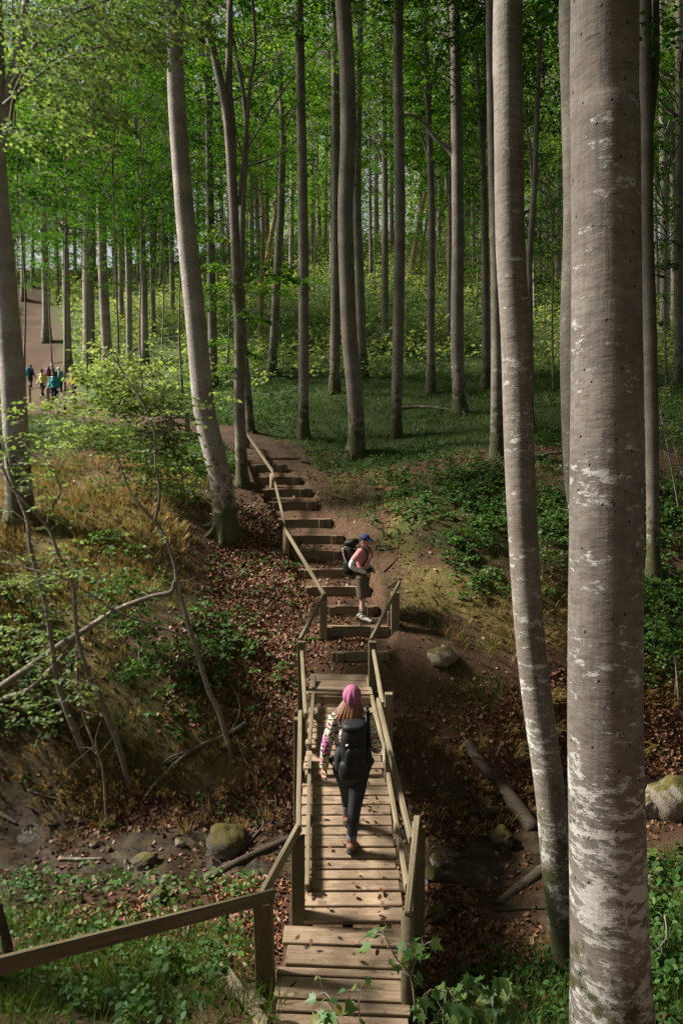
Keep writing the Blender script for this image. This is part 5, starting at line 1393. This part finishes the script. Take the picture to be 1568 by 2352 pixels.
sapling('bent pale sapling rising from the dead branches, bushy pale green top', [
    (D5([(1070, 285), (1010, 130), (965, 40)]) + D3([(900, 1420), (870, 1270), (815, 1120), (800, 1030), (770, 930), (710, 840), (640, 740), (590, 680), (550, 570), (530, 510)]), 17, 5, 10.6, 11.6),
    (D3([(710, 838), (740, 700), (720, 590), (715, 450), (690, 350), (640, 260), (600, 200), (540, 100), (480, 20)]), 9, 3, 11.2, 12.0),
    (D3([(770, 450), (800, 520), (830, 600), (850, 700)])[::-1], 4, 3, 12.2, 12.4),
    (D3([(715, 450), (760, 400), (745, 350)]), 4, 2, 11.7, 12.0)],
    [(300, 890, 80, 35, 12.4, 26), (230, 940, 80, 40, 12.3, 26), (350, 940, 80, 40, 12.2, 26), (260, 1000, 100, 40, 12.0, 28), (390, 1000, 55, 40, 12.4, 16), (220, 870, 50, 30, 12.4, 12), (340, 860, 40, 30, 12.4, 10), (180, 1000, 60, 40, 12.2, 14), (420, 1060, 50, 40, 12.6, 12), (330, 1080, 100, 40, 12.0, 18), (280, 840, 40, 25, 12.4, 6), (150, 930, 40, 30, 12.3, 6)], twigs=9, t0=.7)
sapling('dark thin sapling with a low arching branch, middle of the left slope', [
    (D5([(600, 425), (540, 280), (510, 180), (450, 40)]) + D3([(420, 1560), (370, 1420), (350, 1300), (345, 1160), (320, 1080), (275, 980), (215, 850), (120, 740), (60, 660), (0, 520)]), 19, 6, 10.4, 10.9),
    (D3([(215, 850), (235, 770), (275, 690), (265, 620), (230, 570), (150, 530)]), 7, 3, 10.8, 11.0)],
    [(60, 1050, 50, 60, 10.8, 7), (40, 960, 40, 60, 10.8, 6), (150, 1300, 60, 40, 10.6, 5), (110, 1130, 40, 40, 10.8, 4)], twigs=7)
sapling('leftmost of the three dark saplings on the left slope', [
    (D5([(410, 392), (350, 230), (310, 120), (260, 0)]) + D3([(220, 1330), (190, 1150), (150, 950), (125, 830), (80, 700), (40, 600), (10, 450)]), 21, 6, 10.5, 11.0)],
    [(60, 1330, 60, 50, 10.9, 9), (30, 1450, 40, 60, 10.8, 6), (100, 1480, 60, 50, 10.6, 6), (80, 1620, 70, 40, 10.4, 7)], twigs=7)
sapling('thin crooked sapling between the dark saplings and the stream', [
    (D5([(490, 590), (470, 400), (440, 280), (380, 150), (360, 0)]) + D3([(365, 1480)]), 9, 4, 10.0, 10.3)], [(200, 1600, 40, 30, 10.4, 3)], twigs=5)
sapling('long dark low branch arching over the slope from the bent sapling', [
    (D3([(900, 1422), (830, 1350), (700, 1300), (540, 1240), (400, 1160), (280, 1090), (200, 1060), (0, 1010)]), 8, 3, 10.7, 10.2)], None, twigs=6, name='low_branch', cat='branch')
sapling('broad young shrub in leaf on the left slope under the bent sapling', [(D3([(640, 1330), (620, 1200), (580, 1100)]), 6, 3, 11.6, 11.8)],
    [(270, 1340, 50, 50, 11.6, 10), (300, 1440, 60, 40, 11.4, 10), (360, 1530, 60, 40, 11.2, 9), (250, 1250, 50, 35, 12.4, 6), (430, 1480, 40, 30, 11.4, 5)], leaf='shrub_leaf', twigs=5, name='young_shrub', cat='shrub', L=.085, t0=.6)
sapling('leafy bush growing around the foot of the bowed beech', [(D3([(860, 620), (850, 520), (840, 460)]), 5, 3, 16.5, 16.5)],
    [(400, 1040, 45, 35, 16.6, 12), (430, 1090, 40, 35, 16.2, 10), (380, 1110, 40, 30, 16.0, 8), (460, 1060, 25, 30, 16.4, 6), (350, 1060, 40, 30, 16.6, 8)], leaf='shrub_leaf', twigs=4, name='bush', cat='shrub', L=.09, t0=.5)
sapling('leafy sapling at the right picture edge, above the dry grass', [([(1560, 1600), (1545, 1480), (1520, 1380)], 7, 3, 12.6, 12.4)],
    [(1530, 1360, 50, 40, 12.4, 10), (1520, 1440, 50, 40, 12.2, 9), (1560, 1480, 40, 40, 12.2, 7), (1500, 1330, 40, 20, 12.6, 5)], leaf='shrub_leaf', twigs=4, t0=.6, L=.085)
sapling('thin twiggy sapling at the right edge beside the far bank', [([(1560, 1240), (1540, 1080), (1520, 960), (1505, 900)], 6, 2, 16.5, 16.5), ([(1568, 1100), (1540, 1010), (1500, 960)], 4, 2, 16.0, 16.2)],
    [(1520, 930, 40, 40, 16.4, 6), (1550, 1000, 30, 50, 16.4, 6)], twigs=14, t0=.5)
sapling('low leafy bush on the right bank behind the slim leaning beech', [([(1240, 1300), (1260, 1240), (1270, 1200)], 5, 3, 14.0, 14.0)],
    [(1270, 1200, 50, 30, 14.2, 9), (1260, 1260, 40, 35, 13.8, 8), (1110, 1200, 50, 25, 15.0, 8), (1060, 1230, 50, 25, 14.8, 7)], leaf='shrub_leaf', twigs=3, name='bush', cat='shrub', L=.09, t0=.6)
sapling('low bush under the dark right side of the largest trunk', [([(1530, 2340), (1520, 2200), (1525, 2100)], 8, 4, 6.3, 6.3)],
    [(1530, 2010, 30, 30, 6.6, 4), (1530, 2090, 35, 40, 6.4, 7), (1540, 2180, 35, 40, 6.2, 8), (1530, 2280, 40, 40, 6.0, 9)], leaf='shrub_leaf', twigs=6, name='bush', cat='shrub', L=.07, t0=.4)
# overhanging leafy boughs of the thick beech at the left edge
TL = [t for t in TREES if 'left edge' in t['label']][0]
g = Geo()
for px, py, az, ln in [(20, 60, .2, 1.6), (60, 110, .3, 1.5), (120, 60, .1, 1.6), (190, 50, -.1, 1.6), (250, 90, .2, 1.3), (40, 180, .2, 1.5), (110, 160, .1, 1.5), (180, 140, .0, 1.4), (20, 20, 0, 1.8), (150, 10, 0, 1.6), (300, 40, .2, 1.3), (380, 20, .1, 1.0), (215, 200, -.2, 1.1), (215, 260, -.4, .9), (60, 250, .2, 1.2), (10, 300, .3, 1.1), (330, 110, .1, .9), (140, 230, .1, 1.0), (260, 20, 0, 1.4), (90, 20, 0, 1.4), (430, 60, .2, .7), (180, 320, 0, .8)]:
    for k in range(9):
        o = at(px + RNG.normal(0, 26), py + RNG.normal(0, 18), 13.0 + RNG.uniform(-1.2, 1.8))
        spray_leaves(g, o, az + RNG.normal(0, .5), ln * RNG.uniform(.5, .9), 34, .085, .06, .4 + RNG.normal(0, .14), RNG.uniform(-.35, 0), nj=.6, shape='leaf', twig=.008)
for a, b, c in [((20, 300), (60, 160), (240, 40)), ((10, 240), (140, 140), (300, 90)), ((24, 200), (120, 60), (300, -20))]:
    g.tube(smooth_line([at(*a, 14.0), at(*b, 13.4), at(*c, 13.0)], 10), np.linspace(.04, .012, 10), 6, mi=1)
g.obj('bough', ['bright_leaf', 'bark_mid'], TL, loc=TL.location)

# ---- stones
def boulder(label, px, py, wpx, hpx, mat='rock_pale', sink=.25, name='boulder', squash=1.0):
    b = hit(px, py); Y = b[1]; rx = pxm(wpx, Y) / 2; rz = pxm(hpx, Y) / 2
    bm = bmesh.new(); bmesh.ops.create_icosphere(bm, subdivisions=4, radius=1)
    sd = random.randrange(999)
    for v in bm.verts:
        c = v.co.normalized()
        f = 1 + .8 * float(vnoise(np.array([c.x * 1.1 + c.z * .7 + 5]), np.array([c.y * 1.1 - c.z * .5 + 5]), 1.0, sd, 3)[0]) + .12 * float(vnoise(np.array([c.x + 9 + c.z]), np.array([c.y + 3 - c.z]), 5.0, sd + 1, 2)[0])
        v.co = Vector((c.x * rx * f, c.y * rx * .9 * squash * f, c.z * rz * 1.15 * f))
    me = bpy.data.meshes.new(name); bm.to_mesh(me); bm.free()
    for p in me.polygons: p.use_smooth = True
    me.materials.append(MAT[mat])
    o = link(bpy.data.objects.new(name, me)); o.location = (b[0], b[1] + rx * .4, b[2] + rz * (1 - sink)); o.rotation_euler = (0, 0, random.uniform(0, 6.28) if wpx < 90 else 0)
    return tag(o, label, 'stone')
boulder('mossy rounded stone lying on bare earth right of the bridge end', 1016, 1530, 74, 40, 'rock_pale')
boulder('big pale boulder with brown moss at the right edge of the stream', 1552, 1885, 112, 96, 'rock_pale', .2)
boulder('pale stone squeezed between the largest trunk and the big boulder', 1490, 1880, 46, 60, 'rock_pale', .2)
boulder('smooth brown stone low at the right edge, below the big boulder', 1508, 2020, 80, 62, 'rock_pale', .3)
boulder('mossy stone in the stream left of the slim leaning beech', 1158, 1950, 58, 50, 'rock_dark')
boulder('small round stone in the stream beside the right bridge post', 1005, 1990, 36, 26, 'rock_pale')
boulder('flat dark stone in the stream beside the right bridge post', 997, 2024, 46, 26, 'rock_dark')
boulder('low grey stone on the near bank right of the bridge', 1000, 2118, 54, 26, 'rock_dark')
boulder('large mossy boulder at the far stream edge left of the bridge', 520, 1962, 112, 66, 'rock_dark', .5)
boulder('half sunk mossy stone in the middle of the left stream', 330, 1995, 64, 30, 'rock_dark')
boulder('small mossy stone on the near side of the left stream', 362, 2075, 50, 32, 'rock_dark')
boulder('small brown stone at the far water line, left', 412, 1945, 26, 18, 'rock_pale')
for k in range(22):
    x = RNG.uniform(-4.5, 5.5); yy = np.interp(x, _sl[:, 0], _sl[:, 1]) + RNG.uniform(-.8, .8)
    px, py = proj(np.array([x, yy, -.2]))
    boulder('small wet pebble stone in the stream bed among others', float(px), float(py), RNG.uniform(10, 22), RNG.uniform(8, 14), random.choice(['rock_pale', 'rock_dark']), .35, 'pebble')['group'] = 'stream pebbles'

# ---- fallen wood
def log(label, pts, w0, w1, mat='bark_log', name='fallen_log', lift=.35, cat='log', side=(), Ys=None):
    Q = []
    for j, (px, py) in enumerate(pts):
        h = hit(px, py) if Ys is None else at(px, py, Ys[j])
        r = pxm(w0 + (w1 - w0) * j / max(1, len(pts) - 1), h[1]) / 2
        Q.append(h + np.array([0, 0, r * (lift if w0 < 20 else lift - .6) if Ys is None else 0]))
    Q = np.array(Q); n = 7 * len(Q); S = smooth_line(Q, n)
    Ym = Q[:, 1].mean()
    g = Geo(); g.tube(S, np.linspace(pxm(w0, Q[0][1]) / 2, pxm(w1, Q[-1][1]) / 2, n), 12 if w0 > 15 else 7, wob=.05)
    for sp, a, b in side:
        T = np.array([(hit(px, py) if Ys is None else at(px, py, Ym)) + np.array([0, 0, .05]) for px, py in sp])
        g.tube(smooth_line(T, 10), np.linspace(pxm(a, Ym) / 2, pxm(b, Ym) / 2, 10), 6, wob=.05)
    return tag(g.obj(name, mat, None, True, loc=tuple(Q[0])), label, cat)
log('thick mossy log slanting down the right bank to the slim leaning beech', [(1069, 1702), (1110, 1760), (1160, 1815), (1226, 1905)], 34, 40)
log('short dark log lying across the foot of the mossy log', [(1080, 1868), (1125, 1866), (1178, 1866)], 18, 20)
log('dark rotting log in the shade right of the stream', [(1142, 2078), (1185, 2045), (1250, 1995)], 24, 34)
log('thin dark pole lying flat below the rotting log', [(1135, 2094), (1190, 2092), (1255, 2088)], 9, 8)
log('slender pale-topped log reaching from the stream to the bridge', [(472, 2022), (520, 1998), (580, 1968), (668, 1930)], 26, 22, lift=.6)
log('yellowish stick lying across the left stream bed', [(140, 1978), (185, 1978), (238, 1976)], 9, 8, 'bark_sapling', lift=.8)
log('long thin stick on the near side of the left stream', [(30, 2022), (110, 2038), (190, 2048), (268, 2056)], 8, 5, lift=.9)
log('pale grey branch with a long side limb fallen on the left slope', [(402, 1335), (392, 1360), (350, 1370), (300, 1388), (250, 1412), (185, 1455), (120, 1495), (65, 1535), (0, 1580)], 9, 20, 'bark_sapling', 'fallen_branch', Ys=[11.0, 11.0, 11.0, 11.0, 10.95, 10.9, 10.85, 10.8, 10.8], cat='branch', side=[([(190, 1455), (140, 1520), (70, 1590), (0, 1615)], 12, 16)])
log('pale dead branch lying across the mossy bank above the stream', D5([(660, 555), (720, 470), (800, 390), (900, 315), (1040, 255), (1130, 200)]), 7, 10, 'bark_sapling', 'fallen_branch', cat='branch', lift=1.5, side=[(D5([(740, 400), (800, 350), (900, 320)]), 5, 7), (D5([(1060, 240), (1100, 160), (1095, 90), (1060, 30)]), 6, 5)])
log('thin brown branch crossing below the pale dead branch', D5([(600, 380), (640, 435), (740, 465), (850, 520), (1000, 510), (1140, 525)]), 6, 4, 'bark_log', 'fallen_branch', cat='branch', lift=1.5)
log('thin dark twig hanging down the litter slope by the bridge', D5([(1085, 250), (1110, 330), (1150, 410), (1185, 480)]), 5, 3, 'bark_sapling', 'fallen_branch', cat='branch', lift=1.5)
log('forked grey stick standing beside the large mossy boulder', D5([(1110, 775), (1160, 720), (1210, 660), (1190, 600), (1165, 555)]), 5, 4, 'bark_sapling', 'fallen_branch', cat='branch', lift=1.5)
log('bleached twig at the far left water line', D5([(0, 618), (40, 635), (75, 655)]), 12, 6, 'bark_sapling', 'fallen_branch', cat='branch', lift=1.2)
log('curved grey twig on the dry grass at far left', D5([(130, 510), (210, 530), (270, 545), (310, 585)]), 4, 3, 'bark_sapling', 'fallen_branch', cat='branch', lift=1.5)
log('long pale stick lying on the plateau grass by the brownish trunk', [(922, 942), (960, 938), (1000, 940), (1036, 946)], 6, 5, 'bark_sapling', 'fallen_branch', cat='branch', lift=1.2)
log('bare stick lying on the right bank beside the leaning trunk', [(1232, 1052), (1262, 1044), (1292, 1040)], 5, 4, 'bark_sapling', 'fallen_branch', cat='branch', lift=1.2)
log('upright broken stub among the litter below the corner rail', [(420, 2190), (432, 2150), (438, 2110)], 14, 9, 'bark_sapling', 'broken_stub', Ys=[6.9, 6.95, 7.0], cat='stump')
log('dark leaning stake at the left picture edge behind the corner rail', [(22, 2185), (8, 2130), (-6, 2080)], 22, 20, 'bark_log', 'leaning_stake', Ys=[6.0, 6.0, 6.0], cat='stake')
# roots on the worn slope right of the stair
for k, (pts, w) in enumerate([([(858, 1368), (890, 1352), (920, 1330)], 5), ([(880, 1316), (900, 1296), (918, 1276)], 4), ([(862, 1255), (885, 1256), (912, 1262)], 4), ([(690, 1062), (720, 1066), (740, 1050)], 5), ([(792, 1150), (760, 1140), (735, 1130)], 5), ([(700, 1040), (740, 1034), (775, 1030)], 4), ([(852, 1165), (862, 1140), (858, 1120)], 3)]):
    log('thin bare root snaking over the worn earth beside the stair', pts, w, w * .6, 'bark_log', 'bare_root', cat='root', lift=.8)['group'] = 'roots beside the stair'

# ---- maple seedlings in the foreground, every leaf its own piece
def leaf_mesh():
    pts = [(0, 0), (.10, -.06), (.34, -.10), (.24, .06), (.52, .16), (.34, .24), (.46, .50), (.24, .44), (.14, .58), (0, 1.0), (-.14, .58), (-.24, .44), (-.46, .50), (-.34, .24), (-.52, .16), (-.24, .06), (-.34, -.10), (-.10, -.06)]
    V = np.array([(x, y, .22 * abs(x) - .10 * y * y) for x, y in pts])
    n = len(V); c = np.array([[0, .25, 0]])
    idx = []
    for k in range(n): idx += [n, k, (k + 1) % n]
    me = np_mesh('leaf', np.vstack([V, c]), [3] * n, idx, 'maple_leaf', np.full(n + 1, .5))
    return me
m, nt, out = newmat('maple_leaf'); gg = NT(nt)
rn = gg.n('ShaderNodeObjectInfo').outputs['Random']
c = gg.ramp(rn, [(0, (0.045, 0.11, 0.03)), (.6, (0.085, 0.165, 0.045)), (.9, (0.13, 0.19, 0.05)), (1, (0.20, 0.16, 0.04))])
b1 = gg.bsdf(None, c, .5, .4); tr = gg.n('ShaderNodeBsdfTranslucent'); gg.set(tr.inputs[0], gg.mix(1.0, c, (1.6, 1.7, .8), 'MULTIPLY'))
mx = gg.n('ShaderNodeMixShader', i_0=.4); nt.links.new(b1.outputs[0], mx.inputs[1]); nt.links.new(tr.outputs[0], mx.inputs[2]); nt.links.new(mx.outputs[0], out.inputs[0])
MAT['maple_leaf'] = m
LEAF = leaf_mesh()
D6 = lambda x, y: ((900 + x / 1.742) / 1.7417, (3200 + y / 1.742) / 1.7417)
def seedling(label, stems, spots, Y):
    Q0 = at(*stems[0][0][0], Y)
    root = empty('maple_seedling', tuple(Q0), label, 'seedling')
    g = Geo()
    for pts, w0, w1 in stems:
        S = smooth_line([at(px, py, Y) for px, py in pts], 16); g.tube(S, np.linspace(w0, w1, 16), 6)
    allp = [at(px, py, Y) for pts, _, _ in stems for px, py in pts]
    for px, py, s in spots:
        p = at(px, py, Y + RNG.uniform(-.12, .12)); k = min(allp, key=lambda q: np.linalg.norm(q - p))
        d = p - k; az = math.atan2(d[1] + RNG.normal(0, .03), d[0] + RNG.normal(0, .02))
        L = pxm(s, Y)
        o = bpy.data.objects.new('leaf', LEAF); link(o, root)
        o.location = tuple(p)
        o.rotation_euler = (RNG.uniform(-1.0, -.25), RNG.normal(0, .3), az - math.pi / 2 + RNG.normal(0, .5)); o.scale = (L, L, L)
        g.tube([k, (k + p) / 2 + np.array([0, 0, .01]), p], [.0022, .0018, .0014], 4, cap=False)
    g.obj('stem', 'bark_sapling', root, True, loc=tuple(Q0))
    return root
S1 = [D6(1330, 1480), D6(1290, 1230), D6(1190, 1100), D6(1120, 960), D6(1100, 900)]
seedling('maple seedling with drooping lobed leaves hanging over the right deck edge', [(S1, .008, .003), ([D6(1290, 1230), D6(1330, 1120), D6(1380, 1020)], .004, .002), ([D6(1190, 1100), D6(1230, 1040), D6(1260, 990)], .003, .002)],
    [(*D6(x, y), s) for x, y, s in [(1125, 890, 34), (1085, 905, 34), (1045, 935, 34), (1015, 950, 38), (1010, 1020, 42), (1060, 960, 30), (1140, 885, 26), (1240, 995, 30), (1255, 1045, 32), (1285, 1010, 34), (1300, 1070, 38), (1340, 1000, 40), (1365, 960, 34), (1370, 1040, 38), (1350, 1100, 42), (1390, 1110, 38), (1440, 985, 38), (1420, 1000, 32), (1340, 1205, 40), (1325, 1230, 30), (1200, 1150, 24), (1205, 1190, 24), (1265, 1120, 26), (1160, 1110, 22), (1300, 1290, 28), (1385, 1080, 34), (1320, 1050, 34), (1270, 1080, 30)]], 4.75)
seedling('small maple seedling with yellowish young leaves in front of the lowest boards', [([D6(820, 1640), D6(760, 1480), D6(690, 1340), D6(660, 1240)], .005, .002), ([D6(960, 1640), D6(930, 1440), D6(935, 1330)], .004, .002)],
    [(*D6(x, y), s) for x, y, s in [(630, 1380, 34), (680, 1400, 38), (735, 1390, 30), (660, 1245, 18), (640, 1240, 14), (690, 1480, 40), (740, 1480, 46), (790, 1500, 40), (840, 1440, 44), (870, 1400, 34), (980, 1250, 30), (905, 1310, 22), (950, 1320, 26), (830, 1330, 22), (660, 1530, 46), (720, 1550, 50), (935, 1540, 32), (770, 1440, 30)]], 4.55)
spots = []; r_ = random.Random(5)
for k in range(120):
    x = r_.uniform(1330, 2150); y = 1560 - r_.random() ** 1.3 * (330 if x > 1700 else 240) + (60 if x < 1450 else 0)
    if x > 2010 and x < 2350: continue
    spots.append((*D6(x, y), r_.uniform(26, 46)))
stems = [([D6(x + 20, 1680), D6(x + r_.uniform(-20, 20), 1480), D6(x + r_.uniform(-40, 40), 1330)], .005, .002) for x in (1400, 1500, 1600, 1700, 1800, 1880, 1960)]
seedling('dense clump of leafy maple seedlings along the bottom right edge', stems, spots, 4.95)
